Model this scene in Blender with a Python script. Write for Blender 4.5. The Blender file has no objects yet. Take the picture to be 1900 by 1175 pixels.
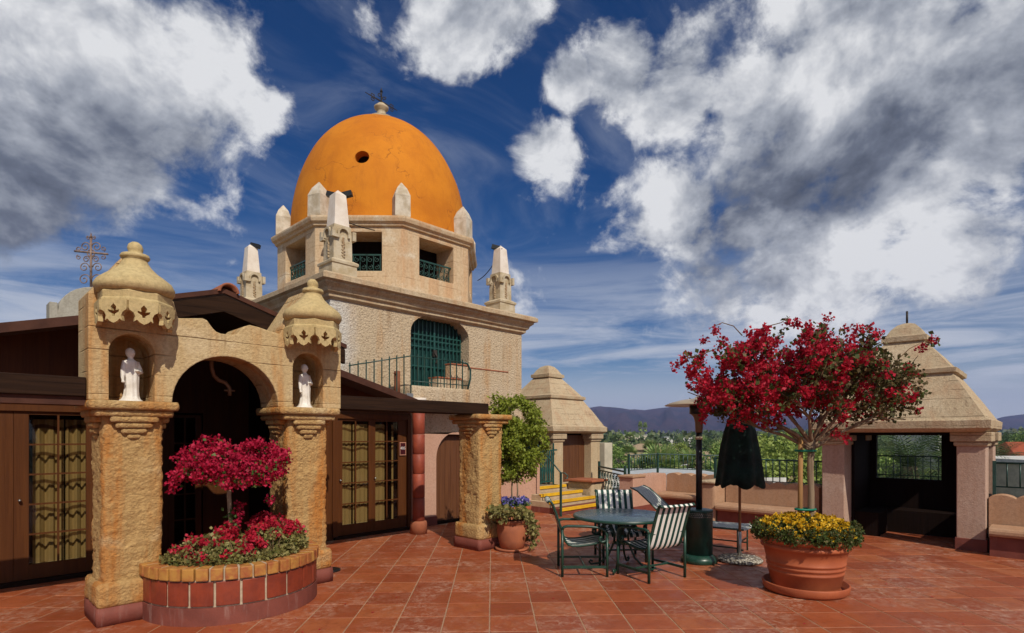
import bpy, bmesh, math, random
import numpy as np
from mathutils import Vector, Matrix, noise
random.seed(7); RNG = np.random.default_rng(7)
R = math.radians
scene = bpy.context.scene
C = scene.collection
# ------------------------------------------------------------------ camera
TH = R(46.0)                      # camera heading measured against the building's axes
S_, C_ = math.sin(TH), math.cos(TH)
cam_d = bpy.data.cameras.new('camera'); cam = bpy.data.objects.new('camera', cam_d); C.objects.link(cam)
cam.location = (0, 0, 1.8); cam.rotation_euler = (R(90), 0, -TH)
cam_d.sensor_width = 36; cam_d.lens = 1050/1900*36; cam_d.shift_y = 0.116
cam_d.clip_start = 0.05; cam_d.clip_end = 20000
scene.camera = cam
cy = scene.cycles; cy.max_bounces = 7; cy.diffuse_bounces = 3; cy.glossy_bounces = 3; cy.transmission_bounces = 4; cy.transparent_max_bounces = 10; cy.volume_bounces = 0
scene.render.resolution_x = 1024; scene.render.resolution_y = 633
# ------------------------------------------------------------------ light
SUN_EL = R(43); SUN_H = Vector((-0.372, -0.928, 0)).normalized()
SUN = Vector((SUN_H.x*math.cos(SUN_EL), SUN_H.y*math.cos(SUN_EL), math.sin(SUN_EL)))
sd = bpy.data.lights.new('sun', 'SUN'); sun = bpy.data.objects.new('sun', sd); C.objects.link(sun)
sd.energy = 4.8; sd.angle = R(0.5); sd.color = (1.0, 0.93, 0.80)
sun.rotation_euler = SUN.to_track_quat('Z', 'Y').to_euler()
vs = scene.view_settings
vs.view_transform = 'Standard'; vs.look = 'None'; vs.gamma = 1; vs.exposure = -0.28; vs.use_curve_mapping = False
# ------------------------------------------------------------------ sky
def cdir(px, py):
    """unit direction of a point of the sky as seen from the terrace (azimuth/elevation table of the clouds)"""
    t, k = (px-950)/1050, (808-py)/1050
    v = Vector((S_+C_*t, C_-S_*t, k)); return v.normalized()
def make_world():
    w = bpy.data.worlds.new('World'); scene.world = w; w.use_nodes = True
    nt = w.node_tree; N, L = nt.nodes, nt.links; N.clear()
    def nd(t, **k):
        n = N.new(t)
        for a, b in k.items(): setattr(n, a, b)
        return n
    def put(sock, v):
        if hasattr(v, 'links'): L.new(v, sock)
        else: sock.default_value = v
    def mth(op, a, b=None, clamp=False):
        n = nd('ShaderNodeMath', operation=op, use_clamp=clamp); put(n.inputs[0], a)
        if b is not None: put(n.inputs[1], b)
        return n.outputs[0]
    def vm(op, a, b=None):
        n = nd('ShaderNodeVectorMath', operation=op); put(n.inputs[0], a)
        if b is not None: put(n.inputs[1], b)
        return n.outputs[1] if op in ('DOT_PRODUCT', 'DISTANCE', 'LENGTH') else n.outputs[0]
    def ss(x, lo, hi, a=0.0, b=1.0):
        n = nd('ShaderNodeMapRange', interpolation_type='SMOOTHSTEP'); put(n.inputs[0], x)
        for i, v in enumerate((lo, hi, a, b)): n.inputs[i+1].default_value = v
        return n.outputs[0]
    def mix(f, a, b):
        n = nd('ShaderNodeMix', data_type='RGBA'); put(n.inputs[0], f); put(n.inputs[6], a); put(n.inputs[7], b); return n.outputs[2]
    d = nd('ShaderNodeTexCoord').outputs['Generated']
    d = vm('NORMALIZE', d)
    sky = nd('ShaderNodeTexSky', sky_type='NISHITA', sun_disc=False, sun_elevation=SUN_EL)
    sky.sun_rotation = math.atan2(SUN_H.x, SUN_H.y)
    sky.altitude = 300; sky.air_density = 1.0; sky.dust_density = 0.4; sky.ozone_density = 3.0
    hs = nd('ShaderNodeHueSaturation'); hs.inputs['Saturation'].default_value = 1.95; hs.inputs['Value'].default_value = 0.60
    hs.inputs['Hue'].default_value = 0.512
    L.new(sky.outputs[0], hs.inputs['Color']); skyc = hs.outputs[0]
    sep = nd('ShaderNodeSeparateXYZ'); L.new(d, sep.inputs[0]); z = sep.outputs[2]
    den = mth('ADD', mth('MAXIMUM', z, 0.0), 0.22)
    cmb = nd('ShaderNodeCombineXYZ'); L.new(mth('DIVIDE', sep.outputs[0], den), cmb.inputs[0]); L.new(mth('DIVIDE', sep.outputs[1], den), cmb.inputs[1])
    p = cmb.outputs[0]
    def nz(vec, scale, detail, rough, dist=0.0):
        n = nd('ShaderNodeTexNoise'); L.new(vec, n.inputs['Vector'])
        n.inputs['Scale'].default_value = scale; n.inputs['Detail'].default_value = detail; n.inputs['Roughness'].default_value = rough; n.inputs['Distortion'].default_value = dist
        return n.outputs[0]
    dq = vm('MULTIPLY', d, (1.0, 1.0, 1.25))
    nA = nz(dq, 5.6, 10, 0.60, 0.3)
    nS = nz(vm('ADD', dq, (-C_*0.05+SUN_H.x*.01, S_*0.05, 0.09)), 5.6, 5, 0.60, 0.3)
    nFn = nd('ShaderNodeTexNoise'); L.new(dq, nFn.inputs['Vector'])
    for a_, b_ in (('Scale', 14.0), ('Detail', 7.0), ('Roughness', 0.62), ('Distortion', 0.3)): nFn.inputs[a_].default_value = b_
    nF, nFc = nFn.outputs[0], nFn.outputs[1]
    def blobs(lst, soft=1.85):
        g = None
        for px, py, r, wgt in lst:
            c = cdir(px, py); k = r/1050*max(0.45, c.dot(Vector((S_, C_, 0))))
            m = ss(vm('DISTANCE', d, tuple(c)), k*soft, 0.0, 0.0, wgt)
            g = m if g is None else mth('MAXIMUM', g, m)
        return g
    left = [(60,150,190,1),(240,120,105,1),(400,125,105,.95),(160,270,140,1),(20,320,140,1),(340,240,95,.8),(465,190,55,.9)]
    top = [(835,45,75,1),(940,5,75,.9)]
    small = [(1022,285,60,.95)]
    right = [(1060,150,55,.95),(1150,135,80,1),(1260,180,100,1),(1325,45,55,.7),(1420,180,145,1),(1620,110,170,1),(1830,150,180,1),(1640,290,170,1),(1440,330,150,1),(1270,370,110,.8),(1500,480,140,.85),(1750,450,110,.75),(1340,530,85,.55)]
    G = blobs(left+top+small+right)
    # the same kind of broken cloud goes on over the rest of the sky
    away = ss(vm('DOT_PRODUCT', d, tuple(cdir(950, 470))), 0.80, 0.62)
    G2 = mth('MULTIPLY', ss(nz(d, 2.6, 3, 0.5), 0.44, 0.62), away)
    G = mth('MAXIMUM', G, G2)
    vo = nd('ShaderNodeTexVoronoi', feature='F1', normalize=True); L.new(vm('ADD', dq, vm('MULTIPLY', nFc, (0.05, 0.05, 0.05))), vo.inputs['Vector'])
    for a_, b_ in (('Scale', 9.0), ('Detail', 2.0), ('Roughness', 0.5), ('Lacunarity', 2.2)): vo.inputs[a_].default_value = b_
    nB = mth('SUBTRACT', 0.62, vo.outputs['Distance'])
    def acc(*t):
        r_ = t[0]
        for q in t[1:]: r_ = mth('ADD', r_, q)
        return r_
    cen = lambda v, k: mth('MULTIPLY', mth('SUBTRACT', v, 0.5), k)
    dn = acc(mth('MULTIPLY', G, 1.0), cen(nA, 2.1), mth('MULTIPLY', nB, 0.55), cen(nF, 1.05))
    cl = ss(dn, 0.36, 0.80)
    dark = blobs([(0,320,140,.62),(40,110,90,.26),(220,290,80,.22),(1480,340,120,.50),(1385,425,90,.50),(1720,200,140,.34),(1880,160,120,.34)], 2.0)
    sh = acc(mth('SUBTRACT', 0.62, dark), mth('MULTIPLY', mth('SUBTRACT', nA, nS), 1.7), mth('MULTIPLY', nB, 0.75), cen(nF, 0.5))
    sh = mth('MAXIMUM', sh, 0.0)
    cr = nd('ShaderNodeValToRGB'); L.new(sh, cr.inputs[0])
    e = cr.color_ramp.elements; e[0].position = 0.0; e[0].color = (0.55, 0.66, 0.90, 1); e[1].position = 1.0; e[1].color = (9.4, 9.5, 9.7, 1)
    for pos, col in ((0.35, (1.7, 1.95, 2.5, 1)), (0.68, (4.6, 4.9, 5.5, 1))):
        x = e.new(pos); x.color = col
    # thin high streaks
    mp = nd('ShaderNodeMapping'); L.new(p, mp.inputs[0]); mp.inputs['Rotation'].default_value = (0, 0, R(20)); mp.inputs['Scale'].default_value = (0.9, 1.7, 1)
    stn = nz(mp.outputs[0], 2.2, 7, 0.60, 1.2)
    ci = mth('MULTIPLY', ss(stn, 0.42, 0.82), 0.24)
    vs2 = nz(vm('MULTIPLY', d, (1.2, 1.2, 9.0)), 2.6, 7, 0.60, 0.7)
    veil = mth('MULTIPLY', ss(z, 0.36, 0.13), ss(vs2, 0.30, 0.66, 0.12, 0.95))
    veil = mth('MAXIMUM', veil, ss(z, 0.17, 0.03, 0.0, 0.85))
    base = mix(mth('MAXIMUM', ci, veil), skyc, (6.6, 7.1, 8.0, 1))
    col = mix(cl, base, cr.outputs[0])
    bg = nd('ShaderNodeBackground'); L.new(col, bg.inputs[0]); bg.inputs[1].default_value = 0.10
    out = nd('ShaderNodeOutputWorld'); L.new(bg.outputs[0], out.inputs[0])
    w.cycles.sampling_method = 'MANUAL'; w.cycles.sample_map_resolution = 512
make_world()
# ------------------------------------------------------------------ materials
MATS = {}
class NT:
    def __init__(s, name):
        m = bpy.data.materials.new(name); m.use_nodes = True; s.m = m; s.nt = m.node_tree; s.N = s.nt.nodes; s.L = s.nt.links
        s.b = s.N['Principled BSDF']; s.out = s.N['Material Output']; MATS[name] = m
        s.pos = s.N.new('ShaderNodeNewGeometry').outputs['Position']
    def n(s, t, **k):
        x = s.N.new(t)
        for a, b in k.items(): setattr(x, a, b)
        return x
    def put(s, sock, v):
        if hasattr(v, 'links'): s.L.new(v, sock)
        else: sock.default_value = v
    def mp(s, vec, scale=(1,1,1), rot=(0,0,0)):
        x = s.n('ShaderNodeMapping'); s.put(x.inputs[0], vec); x.inputs['Scale'].default_value = scale; x.inputs['Rotation'].default_value = rot; return x.outputs[0]
    def noise(s, vec, sc, det=4, ro=0.55, dist=0.0):
        x = s.n('ShaderNodeTexNoise'); s.put(x.inputs['Vector'], vec)
        for a, b in (('Scale', sc), ('Detail', det), ('Roughness', ro), ('Distortion', dist)): x.inputs[a].default_value = b
        return x.outputs[0]
    def vor(s, vec, sc, feature='F1'):
        x = s.n('ShaderNodeTexVoronoi', feature=feature); s.put(x.inputs['Vector'], vec); x.inputs['Scale'].default_value = sc; return x.outputs['Distance']
    def ss(s, x, lo, hi, a=0., b=1.):
        n = s.n('ShaderNodeMapRange', interpolation_type='SMOOTHSTEP'); s.put(n.inputs[0], x)
        for i, v in enumerate((lo, hi, a, b)): n.inputs[i+1].default_value = v
        return n.outputs[0]
    def m_(s, op, a, b=None, clamp=False):
        n = s.n('ShaderNodeMath', operation=op, use_clamp=clamp); s.put(n.inputs[0], a)
        if b is not None: s.put(n.inputs[1], b)
        return n.outputs[0]
    def mix(s, f, a, b, mode='MIX'):
        n = s.n('ShaderNodeMix', data_type='RGBA', blend_type=mode)
        for i, v in ((0, f), (6, a), (7, b)):
            if isinstance(v, tuple) and len(v) == 3: v = (*v, 1)
            s.put(n.inputs[i], v)
        return n.outputs[2]
    def col(s, v):
        if isinstance(v, tuple) and len(v) == 3: v = (*v, 1)
        s.put(s.b.inputs['Base Color'], v)
    def bump(s, h, strength=0.5, dist=0.01):
        x = s.n('ShaderNodeBump'); s.put(x.inputs['Height'], h); x.inputs['Strength'].default_value = strength; x.inputs['Distance'].default_value = dist
        s.L.new(x.outputs[0], s.b.inputs['Normal'])
    def rough(s, v): s.put(s.b.inputs['Roughness'], v)
    def spec(s, v): s.b.inputs['Specular IOR Level'].default_value = v
    def xyz(s, v):
        x = s.n('ShaderNodeSeparateXYZ'); s.put(x.inputs[0], v); return x.outputs
def plain(name, c1, c2=None, sc=6.0, rough=0.7, bump=0.25, bsc=60.0, bdist=0.004, spec=0.3, metal=0.0):
    t = NT(name); c2 = c2 or tuple(v*0.72 for v in c1)
    f = t.ss(t.noise(t.pos, sc, 6, 0.6), 0.32, 0.68)
    t.col(t.mix(f, c1, c2)); t.rough(t.ss(t.noise(t.pos, sc*2.3, 3), 0.2, 0.8, max(0.02, rough-0.1), min(1, rough+0.1))); t.spec(spec)
    t.b.inputs['Metallic'].default_value = metal
    if bump: t.bump(t.noise(t.pos, bsc, 5, 0.6), bump, bdist)
    return t.m
def stucco(name, base, pale, orange, dirt, bsc=22.0, bstr=0.9, bdist=0.02, streak=1.0, lines=0.0, orange_amt=1.0, pale_amt=1.0):
    """weathered cement: large patches, run-down streaks, board lines, rough relief"""
    t = NT(name)
    big = t.noise(t.pos, 1.7, 5, 0.6, 0.4)
    st = t.noise(t.mp(t.pos, (4.0, 4.0, 0.45)), 1.0, 6, 0.62, 0.3)
    fine = t.noise(t.pos, 26, 5, 0.65)
    c = t.mix(t.m_('MULTIPLY', t.ss(st, 0.44, 0.68), orange_amt*0.85), base, orange)
    c = t.mix(t.m_('MULTIPLY', t.ss(big, 0.52, 0.72), pale_amt), c, pale)
    d2 = t.noise(t.mp(t.pos, (7, 7, 0.6)), 1.3, 6, 0.65)
    c = t.mix(t.m_('MULTIPLY', t.ss(d2, 0.56, 0.80), 0.75*streak), c, dirt)
    c = t.mix(t.ss(fine, 0.35, 0.75, 0.0, 0.45), c, dirt)
    h = t.m_('ADD', t.noise(t.mp(t.pos, (1, 1, 1.5)), bsc*1.2, 8, 0.72, .6), t.m_('MULTIPLY', t.vor(t.pos, bsc*1.7), 0.30))
    if lines:
        wob = t.noise(t.pos, 3.0, 3)
        z = t.m_('ADD', t.xyz(t.pos)[2], t.m_('MULTIPLY', wob, 0.03))
        fr = t.m_('FRACT', t.m_('MULTIPLY', z, 1/lines))
        ln = t.m_('MULTIPLY', t.ss(t.m_('ABSOLUTE', t.m_('SUBTRACT', fr, 0.5)), 0.0, 0.045, 1.0, 0.0), t.ss(t.noise(t.mp(t.pos, (2.2, 2.2, 7)), 1.0, 3), 0.40, 0.62))
        c = t.mix(t.m_('MULTIPLY', ln, 0.60), c, dirt)
        h = t.m_('SUBTRACT', h, t.m_('MULTIPLY', ln, 1.3))
    t.col(c); t.rough(0.92); t.spec(0.15); t.bump(h, bstr, bdist)
    return t.m
stucco('gold_stucco', (.54,.345,.145), (.63,.48,.27), (.52,.195,.040), (.27,.14,.055), 20, 1.0, 0.030, 0.4, 0, 1.15, 0.75)
stucco('board_cement', (.55,.405,.215), (.62,.49,.30), (.48,.215,.06), (.20,.115,.05), 26, 0.8, 0.014, 1.1, 0.21, 0.95, 0.8)
stucco('lantern_cement', (.53,.40,.20), (.56,.45,.24), (.42,.29,.12), (.20,.15,.07), 30, 0.6, 0.008, 0.8, 0, 0.5, 0.6)
stucco('drum_cement', (.60,.45,.29), (.68,.59,.45), (.54,.30,.15), (.30,.17,.09), 40, 0.5, 0.008, 1.0, 0.30, 0.85, 1.0)
stucco('cornice_cement', (.52,.40,.26), (.58,.48,.34), (.44,.25,.13), (.17,.10,.06), 30, 0.8, 0.012, 1.0, 0, 0.8, 0.6)
stucco('pavilion_cement', (.50,.39,.255), (.56,.46,.32), (.44,.27,.16), (.20,.13,.08), 30, 0.8, 0.014, 1.2, 0.145, 0.7, 0.7)
stucco('pink_stucco', (.52,.31,.225), (.56,.37,.285), (.46,.25,.165), (.30,.165,.115), 50, 0.5, 0.006, 0.5, 0, 0.6, 0.6)
stucco('tan_stucco', (.44,.265,.165), (.48,.32,.21), (.40,.21,.11), (.24,.135,.08), 40, 0.5, 0.008, 0.6, 0, 0.7, 0.6)
stucco('rosy_stucco', (.47,.325,.25), (.53,.40,.32), (.42,.255,.18), (.25,.15,.11), 34, 0.6, 0.010, 0.9, 0, 0.7, 0.8)
stucco('column_stucco', (.52,.40,.25), (.57,.47,.33), (.47,.29,.15), (.26,.17,.10), 26, 0.9, 0.015, 0.7, 0, 0.6, 0.7)
stucco('grey_stone', (.40,.37,.31), (.50,.47,.41), (.36,.30,.22), (.19,.17,.14), 36, 0.6, 0.01, 0.9, 0, 0.4, 0.8)
def tower_mat():
    t = NT('tower_stucco'); x, y, z = t.xyz(t.pos)
    big = t.noise(t.pos, 1.1, 5, 0.6, 0.5); st = t.noise(t.mp(t.pos, (3.2, 3.2, 0.30)), 1.0, 6, 0.62, 0.3); fine = t.noise(t.pos, 30, 5, 0.7)
    c = t.mix(t.ss(st, 0.46, 0.66, 0, 0.8), (.58,.455,.31), (.52,.30,.14))
    c = t.mix(t.ss(big, 0.42, 0.66, 0, 0.75), c, (.60,.48,.34))
    wob = t.m_('ADD', x, t.m_('MULTIPLY', t.noise(t.pos, 1.6, 5), 1.0))
    c = t.mix(t.ss(wob, 6.05, 5.35, 0, 0.85), c, (.66,.64,.60))          # lime-washed corner
    c = t.mix(t.m_('MULTIPLY', t.ss(t.noise(t.mp(t.pos, (6, 6, 0.5)), 1.2, 6, 0.65), 0.56, 0.80), 0.6), c, (.30,.17,.08))
    v = t.vor(t.pos, 26)
    c = t.mix(t.ss(fine, 0.50, 0.70, 0, 0.75), c, (.20,.12,.07))
    t.col(c); t.rough(0.95); t.spec(0.1)
    t.bump(t.m_('ADD', t.noise(t.pos, 26, 7, 0.72, .8), t.m_('MULTIPLY', v, 0.35)), 1.0, 0.034)
tower_mat()
def dome_mat():
    t = NT('dome_orange')
    c = t.mix(t.ss(t.noise(t.pos, 1.3, 6, 0.62, 0.3), 0.35, 0.68), (.60,.205,.013), (.50,.155,.010))
    c = t.mix(t.ss(t.noise(t.mp(t.pos, (3, 3, 0.7)), 1.4, 6, 0.65), 0.50, 0.76, 0, 0.55), c, (.40,.12,.014))
    wp = t.n('ShaderNodeVectorMath', operation='ADD'); t.put(wp.inputs[0], t.pos)
    nn = t.n('ShaderNodeTexNoise'); t.put(nn.inputs['Vector'], t.pos); nn.inputs['Scale'].default_value = 2.2; nn.inputs['Detail'].default_value = 5
    t.L.new(nn.outputs['Color'], wp.inputs[1])
    e = t.vor(wp.outputs[0], 1.25, 'DISTANCE_TO_EDGE')
    cr = t.m_('MULTIPLY', t.ss(e, 0.0, 0.016, 1, 0), t.ss(t.noise(t.pos, 0.9, 2), 0.48, 0.60))
    c = t.mix(t.m_('MULTIPLY', cr, 0.75), c, (.28,.08,.012))
    t.col(c); t.rough(0.8); t.spec(0.2)
    t.bump(t.m_('SUBTRACT', t.noise(t.pos, 16, 6, 0.6), t.m_('MULTIPLY', cr, 1.0)), 0.45, 0.012)
dome_mat()
def tile_mat():
    t = NT('terracotta_tile')
    oi = t.n('ShaderNodeObjectInfo').outputs['Random']; isl = t.N[t.pos.node.name].outputs['Random Per Island']
    r = t.m_('FRACT', t.m_('ADD', oi, isl))
    c = t.mix(t.ss(r, 0.0, 1.0), (.345,.084,.028), (.235,.050,.017))
    c = t.mix(t.ss(t.m_('FRACT', t.m_('MULTIPLY', r, 7.3)), 0.6, 1.0, 0, 0.7), c, (.40,.120,.042))
    c = t.mix(t.ss(t.noise(t.pos, 2.2, 6, 0.65, 0.5), 0.40, 0.70, 0, 0.8), c, (.26,.052,.016))
    c = t.mix(t.ss(t.noise(t.pos, 9, 6, 0.7, 0.3), 0.46, 0.76, 0, 0.65), c, (.20,.050,.018))
    # lime bloom, strongest on the worn walkway in front of the table
    blo = t.m_('MULTIPLY', t.ss(t.noise(t.pos, 1.1, 5, 0.6, 0.6), 0.42, 0.64), t.ss(t.noise(t.pos, 11, 7, 0.75, 1.0), 0.42, 0.72))
    c = t.mix(t.m_('MULTIPLY', blo, 0.75), c, (.52,.33,.24))
    wet = t.ss(t.noise(t.mp(t.pos, (1, 1, 1)), 0.95, 4, 0.5, 0.8), 0.68, 0.72)
    c = t.mix(t.m_('MULTIPLY', wet, 0.5), c, (.17,.045,.015))
    t.col(c); t.rough(t.ss(t.noise(t.pos, 6, 4), 0.3, 0.7, 0.34, 0.60)); t.spec(0.45)
    t.bump(t.m_('ADD', t.noise(t.pos, 7, 4, 0.6), t.m_('MULTIPLY', t.noise(t.pos, 70, 4, 0.6), 0.35)), 0.35, 0.006)
tile_mat()
plain('grout', (.40,.235,.14), (.29,.165,.10), 9, 0.95, 0.3)
plain('red_tile', (.25,.042,.017), (.17,.028,.013), 7, 0.42, 0.25, 40, 0.003, 0.5)
plain('cap_brick', (.44,.22,.050), (.30,.085,.030), 9, 0.6, 0.5, 50, 0.004)
plain('mortar', (.50,.40,.29), (.38,.28,.19), 14, 0.95, 0.5, 60, 0.004)
def maroon():
    t = NT('maroon_base'); f = t.ss(t.noise(t.pos, 5, 5), .35, .7)
    c = t.mix(f, (.20,.055,.038), (.15,.042,.030))
    w = t.m_('MULTIPLY', t.ss(t.noise(t.mp(t.pos, (9, 9, 1.2)), 1.5, 5, .65), .52, .75), t.ss(t.noise(t.pos, 1.4, 2), .45, .6))
    c = t.mix(t.m_('MULTIPLY', w, .6), c, (.42,.30,.26)); t.col(c); t.rough(.7); t.spec(.3); t.bump(t.noise(t.pos, 45, 5), .35, .005)
maroon()
plain('column_red', (.32,.060,.026), (.22,.040,.02), 6, 0.62, 0.2, 30, 0.003, 0.45)
plain('white_lime', (.78,.70,.62), (.66,.56,.47), 4, 0.75, 0.4, 30, 0.006)
plain('white_pinnacle', (.62,.55,.45), (.42,.34,.24), 5, 0.9, 0.7, 30, 0.01)
plain('obelisk_cement', (.54,.46,.34), (.40,.31,.19), 5, 0.9, 0.7, 28, 0.01)
plain('peach', (.62,.30,.20), None, 5, 0.8, 0.3)
plain('statue_white', (.78,.74,.68), (.64,.58,.50), 12, 0.55, 0.15, 80, 0.002)
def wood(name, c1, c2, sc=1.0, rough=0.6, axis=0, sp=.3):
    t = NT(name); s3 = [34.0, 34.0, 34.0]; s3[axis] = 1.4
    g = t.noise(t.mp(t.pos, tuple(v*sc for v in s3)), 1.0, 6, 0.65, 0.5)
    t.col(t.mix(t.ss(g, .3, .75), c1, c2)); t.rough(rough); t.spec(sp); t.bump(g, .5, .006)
wood('dark_beam', (.034,.017,.010), (.013,.007,.005), 1, .85, 0, .08)
wood('brown_paint', (.098,.032,.008), (.066,.020,.005), .8, .55, 2, .18)
wood('door_plank', (.135,.052,.020), (.085,.030,.012), .8, .55, 2)
wood('dark_wood_and_shade', (.014,.007,.005), (.007,.004,.003), 1, .8, 2, .08)  # near-black: plank door backings, and shade painted into the interiors
wood('umbrella_pole', (.30,.14,.06), (.19,.08,.035), 1, .5, 2)
wood('stake', (.36,.20,.07), (.26,.13,.05), 1, .8, 2)
wood('bark', (.30,.22,.14), (.12,.08,.05), .6, .9, 2)
wood('twig', (.20,.12,.06), (.10,.06,.035), 1, .9, 2)
wood('palm_trunk', (.16,.11,.075), (.085,.06,.045), .3, .95, 0)
plain('fascia_brown', (.085,.034,.022), (.055,.022,.015), 6, .7, .15, spec=.15)
plain('roof_tile', (.30,.10,.05), (.20,.07,.04), 4, .8, .4)
plain('roof_felt', (.10,.07,.055), None, 5, .9, .4)
plain('teal_paint', (.014,.078,.066), (.010,.054,.046), 8, .42, .1, spec=.5)
plain('gate_panel', (.008,.040,.038), (.006,.028,.027), 8, .5, .1)
plain('pipe_rust', (.22,.075,.035), (.15,.05,.025), 9, .8, .3)
plain('green_metal', (.010,.050,.032), (.007,.034,.022), 8, .38, .1, spec=.5)
plain('dark_green_metal', (.014,.060,.048), (.010,.042,.034), 8, .4, .1, spec=.5)
plain('black_metal', (.010,.010,.010), (.006,.006,.006), 8, .4, .1, spec=.5)
plain('iron', (.045,.038,.034), (.025,.02,.018), 20, .7, .3)
plain('rusty_iron', (.30,.21,.17), (.16,.10,.08), 14, .8, .4)
plain('steel', (.45,.44,.42), (.36,.35,.33), 5, .35, .05, metal=.9)
plain('heater_brown', (.20,.11,.06), (.15,.08,.045), 5, .4, .1)
plain('reflector', (.52,.42,.30), (.46,.36,.25), 5, .45, .08, metal=.3)
plain('table_top', (.055,.090,.098), (.045,.078,.085), 4, .30, 0, 120, .001, .6)
plain('umbrella_cloth', (.005,.022,.016), (.003,.008,.006), 5, .85, .6, 14, .02)
plain('terracotta_pot', (.40,.105,.040), (.31,.076,.030), 3, .6, .2, 40, .003)
plain('old_terracotta', (.40,.13,.06), (.28,.09,.045), 4, .75, .3, 40, .004)
plain('soil', (.05,.032,.02), None, 14, 1., .8, 30, .02)
def pebble():
    t = NT('pebble_concrete'); v = t.vor(t.pos, 26)
    t.col(t.mix(t.ss(v, .25, .62), (.50,.46,.38), (.16,.13,.10))); t.rough(.9); t.bump(t.m_('SUBTRACT', 1.0, v), 1.0, .02)
pebble()
plain('yellow_paint', (.72,.42,.015), (.60,.33,.02), 5, .55, .3)
plain('step_cement', (.50,.38,.25), (.40,.29,.18), 5, .9, .5)
plain('sign_maroon', (.060,.008,.012), None, 5, .35, 0)
plain('sign_white', (.80,.74,.72), None, 5, .5, 0)
plain('tie_green', (.01,.20,.12), None, 9, .5, 0)
def curtain():
    t = NT('curtain'); x, y, z = t.xyz(t.pos)
    w = t.m_('ADD', z, t.m_('MULTIPLY', t.m_('SINE', t.m_('MULTIPLY', x, 17)), .02))
    b = t.ss(t.m_('ABSOLUTE', t.m_('SUBTRACT', t.m_('FRACT', t.m_('MULTIPLY', w, 2.9)), .5)), .04, .09, 1, 0)
    t.col(t.mix(b, (.42,.325,.165), (.16,.095,.045))); t.rough(.8); t.spec(.2)
curtain()
def glass():
    t = NT('window_glass'); t.N.remove(t.b)
    tr = t.n('ShaderNodeBsdfTransparent'); tr.inputs[0].default_value = (.80,.77,.70,1)
    gl = t.n('ShaderNodeBsdfGlossy'); gl.inputs['Roughness'].default_value = .03
    fr = t.n('ShaderNodeFresnel'); fr.inputs[0].default_value = 1.55
    mx = t.n('ShaderNodeMixShader'); bf = t.N[t.pos.node.name].outputs['Backfacing']; t.L.new(t.m_('MULTIPLY', fr.outputs[0], t.m_('SUBTRACT', 1.0, bf)), mx.inputs[0]); t.L.new(tr.outputs[0], mx.inputs[1]); t.L.new(gl.outputs[0], mx.inputs[2]); t.L.new(mx.outputs[0], t.out.inputs[0])
glass()
def stripes(name, n, off=0.0):
    t = NT(name); o = t.n('ShaderNodeTexCoord').outputs['Object']; y = t.xyz(o)[1]
    f = t.ss(t.m_('ABSOLUTE', t.m_('SUBTRACT', t.m_('FRACT', t.m_('ADD', t.m_('MULTIPLY', y, n), off)), .5)), .235, .265)
    we = t.noise(o, 260, 2)
    c = t.mix(f, (.012,.055,.045), (.84,.82,.76)); t.col(t.mix(t.ss(we, .3, .7, 0, .2), c, (.05,.05,.045))); t.rough(.75); t.spec(.2)
    t.bump(we, .3, .002)
stripes('sling_stripes', 11.5, .5); stripes('lounger_stripes', 17.0, .0)
def leafmat(name, c1, c2, c3=None, trans=0.35, rough=.55, spec=.25):
    t = NT(name); r = t.N[t.pos.node.name].outputs['Random Per Island']
    c = t.mix(t.ss(r, 0, 1), c1, c2)
    if c3: c = t.mix(t.ss(t.m_('FRACT', t.m_('MULTIPLY', r, 9.7)), .72, .9), c, c3)
    c = t.mix(t.ss(t.noise(t.pos, 3.0, 2), .35, .65, 0, .35), c, tuple(v*.55 for v in c2))
    t.col(c); t.rough(rough); t.spec(spec)
    tl = t.n('ShaderNodeBsdfTranslucent'); t.L.new(c, tl.inputs[0]); mx = t.n('ShaderNodeMixShader'); mx.inputs[0].default_value = trans
    t.L.new(t.b.outputs[0], mx.inputs[1]); t.L.new(tl.outputs[0], mx.inputs[2]); t.L.new(mx.outputs[0], t.out.inputs[0])
leafmat('bract_crimson', (.46,.010,.026), (.66,.030,.070), (.30,.006,.018), .4)
leafmat('bract_magenta', (.46,.008,.040), (.60,.025,.085), (.30,.006,.03), .35)
leafmat('leaf_dark', (.045,.075,.018), (.10,.13,.03), (.16,.13,.05), .3)
leafmat('leaf_dry', (.12,.085,.035), (.085,.075,.025), (.18,.12,.05), .3)
leafmat('leaf_lime', (.27,.33,.035), (.38,.43,.07), (.15,.20,.03), .45)
leafmat('leaf_green', (.05,.11,.02), (.09,.16,.035), (.14,.19,.05), .3)
leafmat('leaf_variegated', (.19,.18,.045), (.36,.31,.12), (.09,.11,.03), .3)
leafmat('flower_yellow', (.70,.38,.01), (.80,.52,.03), None, .25)
leafmat('flower_purple', (.14,.13,.50), (.25,.22,.62), (.55,.50,.72), .3)
leafmat('tree_leaf', (0.135,0.235,0.054), (0.235,0.345,0.087), (0.345,0.419,0.123), .3)
leafmat('tree_leaf_light', (0.243,0.324,0.061), (0.344,0.405,0.101), (0.162,0.243,0.051), .3)
leafmat('tree_leaf_deep', (0.047,0.104,0.035), (0.097,0.162,0.054), (0.151,0.194,0.065), .3)
leafmat('palm_leaf', (0.180,0.286,0.084), (0.300,0.406,0.136), (0.450,0.420,0.180), .25)
leafmat('date_leaf', (.045,.085,.025), (.075,.115,.04), (.11,.13,.05), .25)
leafmat('woodland', (0.055,0.095,0.040), (0.113,0.155,0.062), (0.182,0.200,0.091), .2)
plain('city_ground', (.10,.095,.075), (.06,.07,.04), .03, .95, 0)
plain('house_tan', (.42,.33,.22), (.36,.28,.18), 2, .9, .2)
plain('house_cream', (.58,.52,.40), None, 2, .9, .2)
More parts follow.
